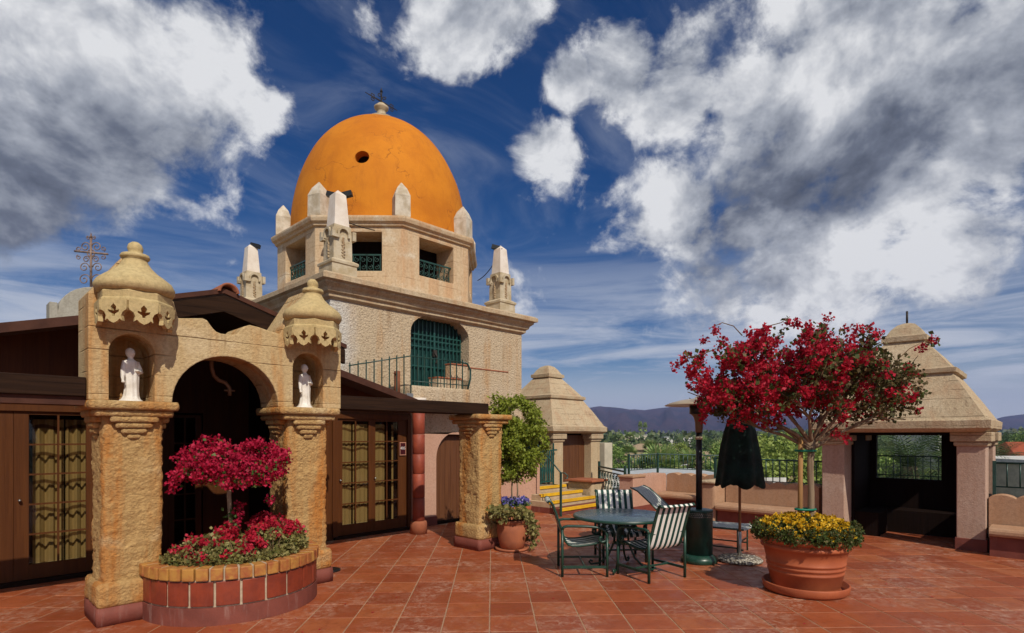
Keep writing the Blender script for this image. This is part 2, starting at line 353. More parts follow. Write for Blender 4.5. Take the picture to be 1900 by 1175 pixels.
plain('house_white', (.66,.64,.60), None, 2, .85, .1)
plain('house_roof', (.36,.27,.17), (.28,.20,.13), 2, .9, .3)
plain('red_roof', (.33,.075,.03), (.25,.055,.025), 2, .8, .3)
plain('dark_window', (.02,.022,.025), None, 3, .15, 0, spec=.6)
plain('flat_roof', (.44,.46,.47), (.36,.38,.39), .6, .8, .1)
plain('car_red', (.40,.015,.015), None, 3, .25, 0, spec=.6)
plain('car_white', (.65,.65,.65), None, 3, .25, 0, spec=.6)
plain('rubber', (.015,.015,.015), None, 5, .8, 0)
def hills_mat():
    t = NT('hill_scrub'); c = t.mix(t.ss(t.noise(t.pos, .006, 8, .65), .38, .64), (.050,.034,.044), (.016,.020,.030))
    c = t.mix(t.ss(t.noise(t.pos, .03, 5, .7), .5, .75, 0, .6), c, (.085,.060,.062)); t.col(c); t.rough(1.); t.spec(0)
hills_mat()
# ------------------------------------------------------------------ mesh helpers
class MB:
    def __init__(s): s.v = []; s.f = []; s.s = []
    def add(s, vs_, fs, smooth=False):
        o = len(s.v); s.v += [tuple(v) for v in vs_]; s.f += [tuple(i+o for i in f) for f in fs]; s.s += [smooth]*len(fs); return s
    def box(s, x0, x1, y0, y1, z0, z1):
        if x0 > x1: x0, x1 = x1, x0
        if y0 > y1: y0, y1 = y1, y0
        v = [(x, y, z) for z in (z0, z1) for x, y in ((x0,y0),(x1,y0),(x1,y1),(x0,y1))]
        return s.add(v, [(3,2,1,0),(4,5,6,7),(0,1,5,4),(1,2,6,5),(2,3,7,6),(3,0,4,7)])
    def bar(s, a, b, w, h=None, up=(0,0,1)):
        """rectangular bar from a to b"""
        a, b = Vector(a), Vector(b); h = h or w; d = (b-a).normalized(); u = Vector(up)
        if abs(d.dot(u)) > .95: u = Vector((0, 1, 0)) if abs(d.y) < .9 else Vector((1, 0, 0))
        e = d.cross(u).normalized(); u = e.cross(d).normalized()
        v = [p+e*sx*w/2+u*sy*h/2 for p in (a, b) for sx, sy in ((-1,-1),(1,-1),(1,1),(-1,1))]
        return s.add(v, [(0,1,2,3),(7,6,5,4),(1,0,4,5),(2,1,5,6),(3,2,6,7),(0,3,7,4)])
    def lathe(s, prof, n=24, c=(0,0,0), smooth=True, sx=1., sy=1., rot=0.):
        vs_ = []; fs = []
        for r, z in prof:
            for i in range(n):
                a = rot+2*math.pi*i/n; vs_.append((c[0]+r*sx*math.cos(a), c[1]+r*sy*math.sin(a), c[2]+z))
        m = len(prof)
        for j in range(m-1):
            for i in range(n):
                k = (i+1) % n; fs.append((j*n+i, j*n+k, (j+1)*n+k, (j+1)*n+i))
        s.add(vs_, fs, smooth)
        o = len(s.v)-len(vs_)
        s.f.append(tuple(o+i for i in reversed(range(n)))); s.s.append(False)
        s.f.append(tuple(o+(m-1)*n+i for i in range(n))); s.s.append(False)
        return s
    def tube(s, pts, r, n=6, smooth=True):
        pts = [Vector(p) for p in pts]; m = len(pts)
        rr = r if isinstance(r, (list, tuple)) else [r]*m
        vs_ = []; fs = []; prev = None
        for i, p in enumerate(pts):
            d = (pts[min(i+1, m-1)]-pts[max(i-1, 0)])
            d = d.normalized() if d.length > 1e-9 else Vector((0, 0, 1))
            if prev is None:
                u = Vector((0, 0, 1)) if abs(d.z) < .9 else Vector((1, 0, 0)); e = d.cross(u).normalized()
            else:
                e = prev-d*prev.dot(d); e = e.normalized() if e.length > 1e-6 else d.orthogonal().normalized()
            prev = e; q = d.cross(e)
            for k in range(n):
                a = 2*math.pi*k/n; vs_.append(p+(e*math.cos(a)+q*math.sin(a))*rr[i])
        for i in range(m-1):
            for k in range(n):
                l = (k+1) % n; fs.append((i*n+k, i*n+l, (i+1)*n+l, (i+1)*n+k))
        fs.append(tuple(reversed(range(n)))); fs.append(tuple((m-1)*n+k for k in range(n)))
        return s.add(vs_, fs, smooth)
    def prism(s, out, a0, a1, axis='y'):
        """closed outline extruded: axis y -> outline is (x,z); x -> (y,z); z -> (x,y)"""
        f = {'y': lambda p, a: (p[0], a, p[1]), 'x': lambda p, a: (a, p[0], p[1]), 'z': lambda p, a: (p[0], p[1], a)}[axis]
        n = len(out); v = [f(p, a0) for p in out]+[f(p, a1) for p in out]
        return s.add(v, [tuple(range(n)), tuple(reversed(range(n, 2*n)))]+[((i+1) % n, i, n+i, n+(i+1) % n) for i in range(n)])
    def squares(s, prof, c, aspect=1.0, sub=1, amp=0., freq=3.):
        """square sections (half width, z) stacked"""
        vs_ = []; fs = []; n = 4*sub
        for h, z in prof:
            P = [(-1,-1),(1,-1),(1,1),(-1,1)]
            for k in range(4):
                a, b = P[k], P[(k+1) % 4]
                for j in range(sub):
                    t = j/sub; x = (a[0]+(b[0]-a[0])*t)*h; y = (a[1]+(b[1]-a[1])*t)*h*aspect
                    if amp:
                        q = Vector((c[0]+x, c[1]+y, c[2]+z))*freq; d = noise.noise(q)*amp; x += d*(1 if x > 0 else -1); y += d*(1 if y > 0 else -1)
                        zz = z+noise.noise(q+Vector((7, 3, 1)))*amp*.6
                    else: zz = z
                    vs_.append((c[0]+x, c[1]+y, c[2]+zz))
        m = len(prof)
        for j in range(m-1):
            for i in range(n):
                k = (i+1) % n; fs.append((j*n+i, j*n+k, (j+1)*n+k, (j+1)*n+i))
        fs.append(tuple(reversed(range(n)))); fs.append(tuple((m-1)*n+i for i in range(n)))
        return s.add(vs_, fs)
    def rough(s, x0, x1, y0, y1, z0, z1, res=.03, amp=.012, freq=14., rnd=.02, seed=0.):
        """box with rounded corners and a really uneven surface"""
        hx, hy = (x1-x0)/2, (y1-y0)/2; cx, cy = (x0+x1)/2, (y0+y1)/2
        nx, ny, nz = max(2, int((x1-x0)/res)), max(2, int((y1-y0)/res)), max(2, int((z1-z0)/res))
        per = [(-hx+2*hx*i/nx, -hy, 0, -1) for i in range(nx)]+[(hx, -hy+2*hy*i/ny, 1, 0) for i in range(ny)]+[(hx-2*hx*i/nx, hy, 0, 1) for i in range(nx)]+[(-hx, hy-2*hy*i/ny, -1, 0) for i in range(ny)]
        n = len(per); vs_ = []
        for j in range(nz+1):
            z = z0+(z1-z0)*j/nz; e = rnd if j in (0, nz) else 0
            for x, y, ux, uy in per:
                kx, ky = hx-abs(x), hy-abs(y); k = max(0, rnd*1.6-max(kx, ky))*.45+e*.6
                q = Vector((cx+x+seed, cy+y, z))
                q2 = Vector((q.x, q.y, q.z*1.5))*freq; q2 += Vector((noise.noise(q2*.5), noise.noise(q2*.5+Vector((9,2,4))), noise.noise(q2*.5+Vector((3,8,1)))))*.9
                d = ((.55-abs(noise.noise(q2)))*1.3+.55*noise.noise(q2*2.1)+.7*noise.noise(q*freq*.35)-.25)*amp-k
                l = math.hypot(x/hx, y/hy)
                dx, dy = (ux, uy) if max(kx, ky) > rnd*1.5 else (math.copysign(.7, x), math.copysign(.7, y))
                vs_.append((cx+x+dx*d, cy+y+dy*d, z))
        fs = [(j*n+i, j*n+(i+1) % n, (j+1)*n+(i+1) % n, (j+1)*n+i) for j in range(nz) for i in range(n)]
        fs.append(tuple(reversed(range(n)))); fs.append(tuple(nz*n+i for i in range(n)))
        return s.add(vs_, fs, True)
    def mesh(s, name):
        me = bpy.data.meshes.new(name); me.from_pydata(s.v, [], s.f); me.polygons.foreach_set('use_smooth', s.s); me.update(); return me
    def build(s, name, mat, parent=None, bevel=0., sub=0):
        o = put(name, s.mesh(name), mat, parent)
        if bevel:
            m = o.modifiers.new('edge', 'BEVEL'); m.width = bevel; m.segments = 2; m.limit_method = 'ANGLE'; m.angle_limit = R(35)
        return o
def put(name, me, mat=None, parent=None, loc=None, rz=0.):
    o = bpy.data.objects.new(name, me); C.objects.link(o)
    if mat and not me.materials: me.materials.append(MATS[mat])
    if parent is not None: o.parent = parent; o.matrix_parent_inverse = Matrix()
    if loc is not None: o.location = loc
    o.rotation_euler[2] = rz
    return o
def thing(name, label, cat, loc=(0,0,0), rz=0., group=None):
    o = bpy.data.objects.new(name, None); C.objects.link(o); o.location = loc; o.rotation_euler[2] = rz
    o.empty_display_size = .1; return tag(o, label, cat, group)
def tag(o, label, cat, group=None):
    o['label'] = label; o['category'] = cat
    if group: o['group'] = group
    return o
def struct(o): o['kind'] = 'structure'; return o
def stuff(o): o['kind'] = 'stuff'; return o
def copy_tree(o, parent=None):
    c = o.copy(); C.objects.link(c)
    if parent is not None: c.parent = parent
    for ch in [k for k in o.children]: copy_tree(ch, c)
    return c
def carve(o, *cutters):
    """cut real openings and recesses into a solid"""
    for cb in cutters:
        co = bpy.data.objects.new('cutter', cb.mesh('cutter')); C.objects.link(co)
        m = o.modifiers.new('cut', 'BOOLEAN'); m.operation = 'DIFFERENCE'; m.solver = 'EXACT'; m.object = co
        bpy.context.view_layer.update()
        ev = o.evaluated_get(bpy.context.evaluated_depsgraph_get())
        me = bpy.data.meshes.new_from_object(ev); o.modifiers.remove(m); old = o.data; o.data = me; bpy.data.meshes.remove(old)
        cm = co.data; bpy.data.objects.remove(co); bpy.data.meshes.remove(cm)
    return o
def from_text(txt, size, ext=.002):
    cu = bpy.data.curves.new('txt', 'FONT'); cu.body = txt; cu.size = size; cu.extrude = ext; cu.align_x = 'CENTER'; cu.align_y = 'CENTER'
    o = bpy.data.objects.new('txt', cu); C.objects.link(o); bpy.context.view_layer.update()
    me = bpy.data.meshes.new_from_object(o.evaluated_get(bpy.context.evaluated_depsgraph_get())); bpy.data.objects.remove(o); bpy.data.curves.remove(cu); return me
def arch_pts(x0, x1, zs, rise, n=14):
    """half-ellipse from (x1,zs) over to (x0,zs)"""
    c, r = (x0+x1)/2, (x1-x0)/2
    return [(c+r*math.cos(math.pi*i/n), zs+rise*math.sin(math.pi*i/n)) for i in range(n+1)]
def lat(l, D):
    """ground position l metres to the right of and D metres ahead of the terrace's viewing spot"""
    return (S_*D+C_*l, C_*D-S_*l)
LATV = Vector((C_, -S_, 0)); FWD = Vector((S_, C_, 0)); UP = Vector((0, 0, 1))
def quads(name, P, Ld, Wd, mat, parent=None, fold=.0):
    """many small pointed leaves: P base point, Ld length vector, Wd half-width vector"""
    n = len(P); nrm = np.cross(Ld, Wd); nrm /= (np.linalg.norm(nrm, axis=1, keepdims=True)+1e-9)
    ln = np.linalg.norm(Ld, axis=1, keepdims=True)
    v = np.empty((n, 4, 3)); v[:, 0] = P; v[:, 1] = P+Ld*.5+Wd+nrm*ln*fold; v[:, 2] = P+Ld; v[:, 3] = P+Ld*.5-Wd+nrm*ln*fold
    me = bpy.data.meshes.new(name); me.vertices.add(4*n); me.vertices.foreach_set('co', v.reshape(-1).astype(np.float32))
    me.loops.add(4*n); me.loops.foreach_set('vertex_index', np.arange(4*n, dtype=np.int32))
    me.polygons.add(n); me.polygons.foreach_set('loop_start', np.arange(0, 4*n, 4, dtype=np.int32)); me.polygons.foreach_set('loop_total', np.full(n, 4, dtype=np.int32))
    me.update(calc_edges=True); me.validate()
    return put(name, me, mat, parent)
def rdir(n, zb=0.0):
    v = RNG.normal(size=(n, 3)); v[:, 2] += zb; return v/np.linalg.norm(v, axis=1, keepdims=True)
def scatter(name, centers, per, rad, size, mat, parent=None, asp=.42, zb=.3, fold=.12, flat=1.0):
    centers = np.asarray(centers, float); k = np.repeat(centers, per, axis=0); n = len(k)
    off = rdir(n)*(RNG.random((n, 1))**.5)*rad; off[:, 2] *= flat; P = k+off
    s = size*(.6+.8*RNG.random((n, 1))); d = rdir(n, zb); e = np.cross(d, rdir(n)); e /= (np.linalg.norm(e, axis=1, keepdims=True)+1e-9)
    return quads(name, P, d*s, e*s*asp, mat, parent, fold)
# ================================================================== THE SETTING
GZ = -9.0                         # level of the town below the terrace
mb = MB(); mb.prism([(-6000,-6000),(9000,-6000),(9000,9000),(-6000,9000)], GZ-1, GZ, 'z')
struct(mb.build('ground', 'city_ground'))
# terrace slab and its diagonal tiles
TP = [(-5,-5),(11.28,-5),(11.28,.8),(13.0,.8),(13.0,3.1),(11.28,3.1),(11.28,5.25),(12.6,5.25),(12.6,7.0),(11.3,8.02),(9.88,8.02),(9.88,9.06),(-5,9.06)]
mb = MB(); mb.prism([(-6,-6),(14.4,-6),(14.4,12.6),(-6,12.6)], GZ, -.0035, 'z')
floor = struct(mb.build('terrace_floor', 'grout'))
def inpoly(x, y, P):
    r = False; j = len(P)-1
    for i in range(len(P)):
        if (P[i][1] > y) != (P[j][1] > y) and x < (P[j][0]-P[i][0])*(y-P[i][1])/(P[j][1]-P[i][1])+P[i][0]: r = not r
        j = i
    return r
TS, TR = .445, R(-46+2.0)         # tile pitch and direction
tx, ty = Vector((math.cos(TR), math.sin(TR), 0)), Vector((-math.sin(TR), math.cos(TR), 0))
org = Vector((*lat(-.206, 5.15), 0))+tx*TS/2
def tile_mesh(w, j=0.):
    h = w/2; b = .004; m = MB(); v = []
    for z, k in ((-.014, h), (-.003, h), (0, h-b)): v += [(-k,-k,z),(k,-k,z),(k,k,z),(-k,k,z)]
    m.add(v, [(8,9,10,11)]+[(r*4+i, r*4+(i+1) % 4, r*4+4+(i+1) % 4, r*4+4+i) for r in (0, 1) for i in range(4)]); return m
tm = [tile_mesh(TS-.011-.001*k).mesh('tile') for k in range(4)]
for m_ in tm: m_.materials.append(MATS['terracotta_tile'])
cand = []
for i in range(-40, 41):
    for j in range(-40, 41):
        p = org+tx*TS*i+ty*TS*(j+.59)
        if inpoly(p.x, p.y, TP):
            D = p.dot(FWD); l = p.dot(LATV)
            vis = D > 4.2 and abs(l/D) < .93 and p.x < 11.5
            hid = (p.y > 7.2 and p.x < 4.3) or (p.y > 6.5 and 1.2 < p.x < 3.4)
            cand.append((0 if (not vis or hid) else 1/D**3, p))
cand.sort(key=lambda c: -c[0])
rest = MB()
for k, (a, p) in enumerate(cand):
    q = Vector((p.x, p.y, random.uniform(-.0012, .0012))); rz = TR+random.uniform(-.004, .004)
    if k < 300 and a > 0:
        o = put('tile', tm[random.randrange(4)], None, floor, q, rz)
    else:
        t_ = tile_mesh(TS-.012); M = Matrix.Translation(q) @ Matrix.Rotation(rz, 4, 'Z'); rest.add([M @ Vector(v) for v in t_.v], t_.f)
stuff(rest.build('tile_field', 'terracotta_tile', floor))
# ================================================================== PORTICO
def pillar(name, x0, y0, parent, seed):
    """rough stucco pillar: shaft, plinth, stepped capital"""
    top = 2.13; w = .50
    sh = MB(); sh.rough(x0, x0+w, y0, y0+w, .36, top-.10, .022, .021, 12, .022, seed); shaft = sh.build(name, 'gold_stucco', parent)
    p = MB(); p.rough(x0-.055, x0+w+.055, y0-.055, y0+w+.055, .165, .40, .03, .012, 13, .03, seed+3); p.build('plinth', 'gold_stucco', shaft)
    p = MB(); p.rough(x0-.06, x0+w+.06, y0-.06, y0+w+.06, 0, .17, .06, .004, 5, .01, seed+5); p.build('base', 'maroon_base', shaft)
    c = MB(); c.rough(x0-.125, x0+w+.125, y0-.125, y0+w+.125, top-.085, top, .028, .010, 14, .022, seed+7)
    c.rough(x0-.085, x0+w+.085, y0-.085, y0+w+.085, top-.15, top-.08, .028, .008, 14, .02, seed+8)
    cx, cy = x0+w/2, y0+w/2; z = top-.145
    for hw, dp, h in ((.20,.075,.06),(.155,.06,.055),(.11,.045,.055),(.06,.03,.05)):
        for dx, dy in ((0,-1),(0,1),(-1,0),(1,0)):
            if dx == 0: b = (cx-hw, cx+hw, cy+dy*w/2-dp, cy+dy*w/2+dp)
            else: b = (cx+dx*w/2-dp, cx+dx*w/2+dp, cy-hw, cy+hw)
            c.rough(*b, z-h, z+.004, .02, .006, 18, .014, seed+z*9)
        z -= h
    c.build('capital', 'gold_stucco', shaft)
    return shaft
porto = thing('arched_portico', 'stucco archway with two niches and lantern canopies above a brick flower bed', 'archway', (0,0,0))
pillar('pillar', 1.16, 6.5, porto, 1.); pillar('pillar', 2.94, 6.5, porto, 31.)
out = [(1.05,2.132),(1.745,2.132)]+[(x, z) for x, z in reversed(arch_pts(1.745, 2.835, 2.132, .525, 20))][1:-1]+[(2.835,2.132),(3.63,2.132),(3.63,3.08),(3.25,3.53),(3.18,3.54),(2.90,3.08),(2.857,2.976),(2.733,2.997),(2.611,3.024),
      (2.516,3.035),(2.452,3.008),(2.418,2.968),(2.39,2.925),(2.366,2.907),(2.293,2.898),(2.21,2.899),(2.167,2.912),(2.135,2.94),(2.103,2.98),(2.075,3.02),(2.034,3.038),(1.87,3.013),(1.80,3.003),(1.76,3.16),(1.45,3.585),(1.37,3.595),(1.05,3.13)]
w = MB(); w.prism(out, 6.5, 7.0, 'y'); wall = w.build('wall', 'board_cement', porto)
def niche(c):
    x0, x1 = c-.19, c+.19; m = MB(); m.prism([(x0,2.10),(x1,2.10)]+arch_pts(x0, x1, 2.60, .19), 6.3, 6.93, 'y'); return m
carve(wall, niche(1.40), niche(3.20))
bv = wall.modifiers.new('edge', 'BEVEL'); bv.width = .010; bv.segments = 2; bv.limit_method = 'ANGLE'; bv.angle_limit = R(40)
def canopy(cx, cy):
    a = .285
    n8 = R(22.5); Rr = a/math.cos(n8)
    b = MB(); b.lathe([(Rr-.01,3.02),(Rr+.012,3.03),(Rr+.012,3.055),(Rr-.005,3.07),(Rr,3.13),(Rr-.03,3.15)], 8, (cx,cy,0), False, rot=n8)
    band = b.build('canopy', 'lantern_cement', porto, .004)
    k = MB(); prof = [(.30,3.13),(.365,3.145),(.392,3.175),(.395,3.205),(.365,3.245),(.30,3.285),(.225,3.325),(.165,3.37),(.13,3.41),(.118,3.435),(.14,3.442),(.148,3.455),(.135,3.475),(.085,3.482),(.062,3.488),(.075,3.51),(.078,3.53),(.066,3.558),(.035,3.578),(.004,3.584)]
    prof = [(r_*.84, 3.13+(z_-3.13)*1.17) for r_, z_ in prof]; k.lathe(prof, 36, (cx,cy,0)); k.v = [(x+noise.noise(Vector((x*9,y*9,z*9)))*.006, y, z) for x, y, z in k.v]
    k.build('cap', 'lantern_cement', band)
    wd = 2*a*math.tan(n8); h0 = 3.035
    o = [(-wd/2, h0), (wd/2, h0), (wd/2, 2.965)]
    o += [(wd/2-.005, 2.945), (wd/2-.035, 2.925), (wd/2-.05, 2.89), (wd/2-.045, 2.865), (.075, 2.845), (.055, 2.862), (.035, 2.84), (0, 2.822)]
    o = o[:3]+o[3:]+[(-x, z) for x, z in reversed(o[2:-1])]
    pm = MB(); pm.prism(o, -.02, .02, 'y'); tmp = pm.build('skirt_panel', 'lantern_cement')
    f1 = MB(); f1.prism([(-.012,2.885),(.012,2.885),(.016,2.905),(.048,2.925),(.052,2.945),(.02,2.938),(.026,2.97),(0,3.002),(-.026,2.97),(-.02,2.938),(-.052,2.945),(-.048,2.925),(-.016,2.905)], -.1, .1, 'y')
    carve(tmp, f1); me = tmp.data; bpy.data.objects.remove(tmp)
    for i in range(-2, 3):
        an = R(-90+45*i); ap = a+.004
        put('skirt_panel', me, None, band, (cx+ap*math.cos(an), cy+ap*math.sin(an), 0), an+R(90))
    return band
canopy(1.40, 6.39); canopy(3.20, 6.39)
# inner door and side walls of the porch
pr = MB(); pr.box(1.62, 1.70, 7.02, 8.94, 0, 3.0); pr.build('side_wall', 'dark_wood_and_shade', porto)  # both porch walls coloured near-black so the inside reads as deep shade
pr = MB(); pr.box(3.44, 3.52, 7.02, 8.94, 0, 2.95); pr.build('side_wall', 'dark_wood_and_shade', porto)
def slope_out(x0, z0, s, xa, xb, th):
    """gable slab outline under the roof line z = z0 - s|x-x0| between xa and xb"""
    xs = sorted({xa, xb}|({x0} if xa < x0 < xb else set())); f = lambda x: z0-s*abs(x-x0)
    return [(x, f(x)-th) for x in xs]+[(x, f(x)) for x in reversed(xs)]
pr = MB(); pr.prism(slope_out(2.42, 3.50, .30, 1.30, 3.98, .06), 7.03, 8.7, 'y'); pr.build('porch_roof', 'roof_felt', porto)
pr = MB(); pr.prism(slope_out(2.42, 3.435, .30, 1.30, 3.98, .19), 7.01, 7.07, 'y'); pr.build('fascia', 'dark_beam', porto, .004)
pr = MB(); pr.prism(slope_out(2.42, 3.515, .30, 1.28, 4.0, .055), 7.003, 7.05, 'y'); pr.build('drip_edge', 'fascia_brown', porto)
pr = MB(); pr.add([(2.46+.115*math.cos(a)*s, y, 3.47+.11*math.sin(a)*s) for y in (6.96, 7.5) for s in (1, .8) for a in [math.pi*i/10 for i in range(11)]],
   [(i, i+1, 23+i, 22+i) for i in range(10)]+[(11+i+1, 11+i, 33+i, 34+i) for i in range(10)]+[(i+1, i, 11+i, 12+i) for i in range(10)]+[(22+i, 23+i, 34+i, 33+i) for i in range(10)], True)
pr.build('ridge_tile', 'roof_tile', porto)
pr = MB(); pr.box(1.60,1.66,6.93,6.97,2.2,2.26)
pr.tube([(2.28,7.0,2.60),(2.30,7.0,2.52),(2.33,7.02,2.44),(2.40,7.04,2.40),(2.47,7.05,2.38),(2.50,7.06,2.32),(2.50,7.06,2.25)], .022, 8)
lb = MB(); lb.tube([(2.27,6.98,2.655),(2.28,7.0,2.57),(2.31,7.02,2.49),(2.37,7.04,2.44),(2.45,7.06,2.42),(2.50,7.07,2.36),(2.50,7.07,2.27)], .022, 8); lb.tube([(2.44,7.07,2.33),(2.56,7.07,2.33)], .012, 6)
tag(lb.build('bell_bracket', 'heater_brown'), 'curved brown iron bracket hanging inside the dark arch', 'bracket')
# ================================================================== WING WITH FRENCH DOORS
wing = thing('hotel_wing', 'low brown wing with glazed double doors under a shallow gable roof', 'building', (0,0,0))
ops = [(-.10,1.54),(1.88,2.80),(4.90,6.40)]
o = [(-3.2,0)]
for a, b in ops: o += [(a,0),(a,2.12),(b,2.12),(b,0)]
o += [(6.46,0),(6.46,2.30),(2.3,3.42),(-3.2,1.95)]
mb = MB(); mb.prism(o, 8.95, 9.05, 'y'); mb.build('wall', 'brown_paint', wing)
mb = MB(); mb.prism(slope_out(2.3, 3.49, .27, -3.2, 2.3, .07), 8.40, 13., 'y'); mb.prism(slope_out(2.3, 3.49, .27, 2.302, 4.85, .07), 8.40, 13., 'y'); mb.prism(slope_out(2.3, 3.49, .27, 4.852, 6.26, .07), 8.40, 9.05, 'y')
mb.build('roof', 'roof_felt', wing)
mb = MB(); mb.prism(slope_out(2.3, 3.505, .27, -3.2, 6.28, .11), 8.36, 8.41, 'y'); mb.build('fascia', 'fascia_brown', wing)
mb = MB(); mb.box(-3.2, 4.8, 10.4, 10.5, 0, 3.2); mb.box(4.84, 6.46, 9.046, 9.056, 0, 2.2); mb.box(-3.2,-3.1,9.06,10.4,0,2.0); mb.box(1.62,1.70,9.06,10.4,0,3.0); mb.build('inner_wall', 'dark_wood_and_shade', wing)  # near-black walls and backing panel stand in for unlit rooms
for a, b in ((-.14,1.6),(1.86,2.82),(4.86,6.44)): mb = MB(); mb.box(a, b, 8.90, 9.045, 0, .05); mb.build('threshold', 'dark_beam', wing)
for a, b in (ops[0], ops[2]):
    mb = MB(); mb.box(a-.07, a+.02, 8.92, 8.96, .05, 2.18); mb.box(b-.02, b+.07, 8.92, 8.96, .05, 2.18); mb.box(a+.02, b-.02, 8.92, 8.96, 2.09, 2.18); mb.build('door_frame', 'brown_paint', wing, .004)
def leaf(x0, x1, px0, px1, z0=.235, z1=2.05, y=8.955, rows=5):
    m = MB(); m.box(x0, px0, y, y+.045, .055, 2.09); m.box(px1, x1, y, y+.045, .055, 2.09); m.box(px0, px1, y, y+.045, .055, z0); m.box(px0, px1, y, y+.045, z1, 2.09)
    lf = m.build('door_leaf', 'brown_paint', wing, .003); xm = (px0+px1)/2
    m = MB(); m.box(xm-.010, xm+.010, y+.002, y+.03, z0, z1); m.build('muntin', 'brown_paint', lf)
    for k in range(1, rows):
        z = z0+(z1-z0)*k/rows; m = MB(); m.box(px0, px1, y+.004, y+.028, z-.010, z+.010); m.build('muntin', 'brown_paint', lf)
    for k in range(rows):
        for a, b in ((px0, xm-.010), (xm+.010, px1)):
            za, zb = z0+(z1-z0)*k/rows+.010, z0+(z1-z0)*(k+1)/rows-.010
            m = MB(); m.box(a, b, y+.014, y+.019, za, zb); o_ = m.build('pane', 'window_glass', lf)
            t1, t2 = random.uniform(-.010, .010), random.uniform(-.010, .010)
            for v in o_.data.vertices: v.co.y += t1*(v.co.x-(a+b)/2)+t2*(v.co.z-(za+zb)/2)
    m = MB(); m.lathe([(.004,0),(.012,.01),(.018,.03),(.014,.05),(.002,.055)], 10, (0,0,0)); m.v = [(xx, -zz, yy) for xx, yy, zz in m.v]; m.v = [(x0+.05+a, y+b, 1.02+c) for a, b, c in m.v]
    m.build('door_knob', 'steel', lf)
    return lf
leaf(-.08, .725, .03, .60, y=8.955); leaf(.727, 1.52, .865, 1.425)
leaf(4.925, 5.617, 5.03, 5.55); leaf(5.619, 6.38, 5.69, 6.185)
leaf(1.90, 2.35, 1.98, 2.27); leaf(2.352, 2.78, 2.43, 2.70)
def drape(x0, x1, yc, amp, per, ph=0.):
    n = int((x1-x0)/.012); v = []; 
    for i in range(n+1):
        x = x0+(x1-x0)*i/n; y = yc+amp*math.sin(x*per+ph)+amp*.4*math.sin(x*per*2.3+1)
        v += [(x, y, .10), (x, y+.2*amp, 2.0)]
    m = MB(); m.add(v, [(2*i, 2*i+2, 2*i+3, 2*i+1) for i in range(n)], True); m.build('curtain', 'curtain', wing)
drape(.12, .62, 9.16, .03, 60); drape(.92, 1.22, 9.15, .03, 55, 1); drape(1.24, 1.45, 9.15, .03, 62, 2)
drape(4.97, 5.24, 9.022, .008, 70); drape(5.27, 5.58, 9.022, .008, 66, 1); drape(5.68, 5.93, 9.022, .008, 70, 2); drape(6.08, 6.12, 9.022, .006, 70, 2)
# room plate
pl = MB(); pl.box(6.20, 6.345, 8.932, 8.952, 1.42, 1.67); plate = pl.build('room_sign', 'sign_maroon'); tag(plate, 'small maroon room plate numbered 405 beside the glazed doors', 'sign')
m = MB()
for b in ((6.20,6.345,1.655,1.667),(6.20,6.345,1.423,1.435),(6.203,6.213,1.435,1.655),(6.332,6.342,1.435,1.655)): m.box(b[0], b[1], 8.927, 8.931, b[2], b[3])
m.build('sign_border', 'peach', plate)
tmn = from_text('405', .075); tmn.materials.append(MATS['sign_white']); to = put('number', tmn, None, plate, (6.272, 8.929, 1.555)); to.rotation_euler = (R(90), 0, 0)
# header beams
m = MB(); m.box(3.635, 6.22, 6.52, 6.95, 2.133, 2.305); bm_ = m.build('header_beam', 'dark_beam', None, .008); tag(bm_, 'dark brown timber beam running from the archway to the freestanding pillar', 'beam')
m = MB(); m.box(-3.0, 1.045, 6.56, 6.95, 2.165, 2.345); b2 = m.build('header_beam', 'dark_beam', None, .008); tag(b2, 'dark weathered timber beam over the curtained doors, joining the archway at its end', 'beam')
m = MB(); m.box(-3.0, 1.045, 6.60, 6.9, 2.085, 2.163); m.build('lower_board', 'fascia_brown', b2)
p3 = thing('stone_pillar', 'freestanding rough golden stucco pillar beside the potted ficus', 'pillar'); pillar('shaft', 6.0, 6.5, p3, 61.)
# downspout-like red drum column
rc = thing('red_column', 'glazed red terracotta drum column beside the numbered doors', 'column', (6.29, 8.46, 0))
m = MB(); m.lathe([(.155,0),(.155,.19),(.145,.22),(.12,.235)], 24); m.build('base', 'old_terracotta', rc)
z = .235
for h in (.42,.44,.36,.36,.42,.18):
    m = MB(); m.lathe([(.106,z+.004),(.113,z+.010),(.113,z+h-.006),(.106,z+h)], 24); m.build('drum', 'column_red', rc); z += h
m = MB(); m.lathe([(.12,z),(.14,z+.02),(.14,z+.07)], 20); m.build('cap', 'white_lime', rc)
# ================================================================== TOWER
TX, TY = 7.41, 11.41
tw = thing('domed_tower', 'square stucco bell tower with octagonal drum and orange dome', 'tower', (7.28, 11.48, 0))
tw.location = (0, 0, 0)
m = MB(); m.box(4.86, 9.71, 9.06, 13.91, 0, 4.2); tb = m.build('wall', 'tower_stucco', tw)
gm = MB(); gm.prism([(6.55,2.72),(8.06,2.72)]+arch_pts(6.55, 8.06, 3.84, .40, 18), 8.9, 9.42, 'y')
dm = MB(); dm.prism([(7.155,-.1),(8.25,-.1)]+arch_pts(7.155, 8.25, 1.33, .54, 18), 8.9, 9.22, 'y')
carve(tb, gm, dm)
bv = tb.modifiers.new('edge', 'BEVEL'); bv.width = .02; bv.segments = 3; bv.limit_method = 'ANGLE'; bv.angle_limit = R(60)
m = MB(); m.squares([(2.43,4.16),(2.49,4.20),(2.49,4.25),(2.54,4.28),(2.56,4.34),(2.63,4.40),(2.63,4.43),(2.70,4.45),(2.70,4.53),(2.64,4.57),(2.0,4.60)], (7.285,11.485,0), 1., 16, .012, 2.2)
m.build('cornice', 'cornice_cement', tw)
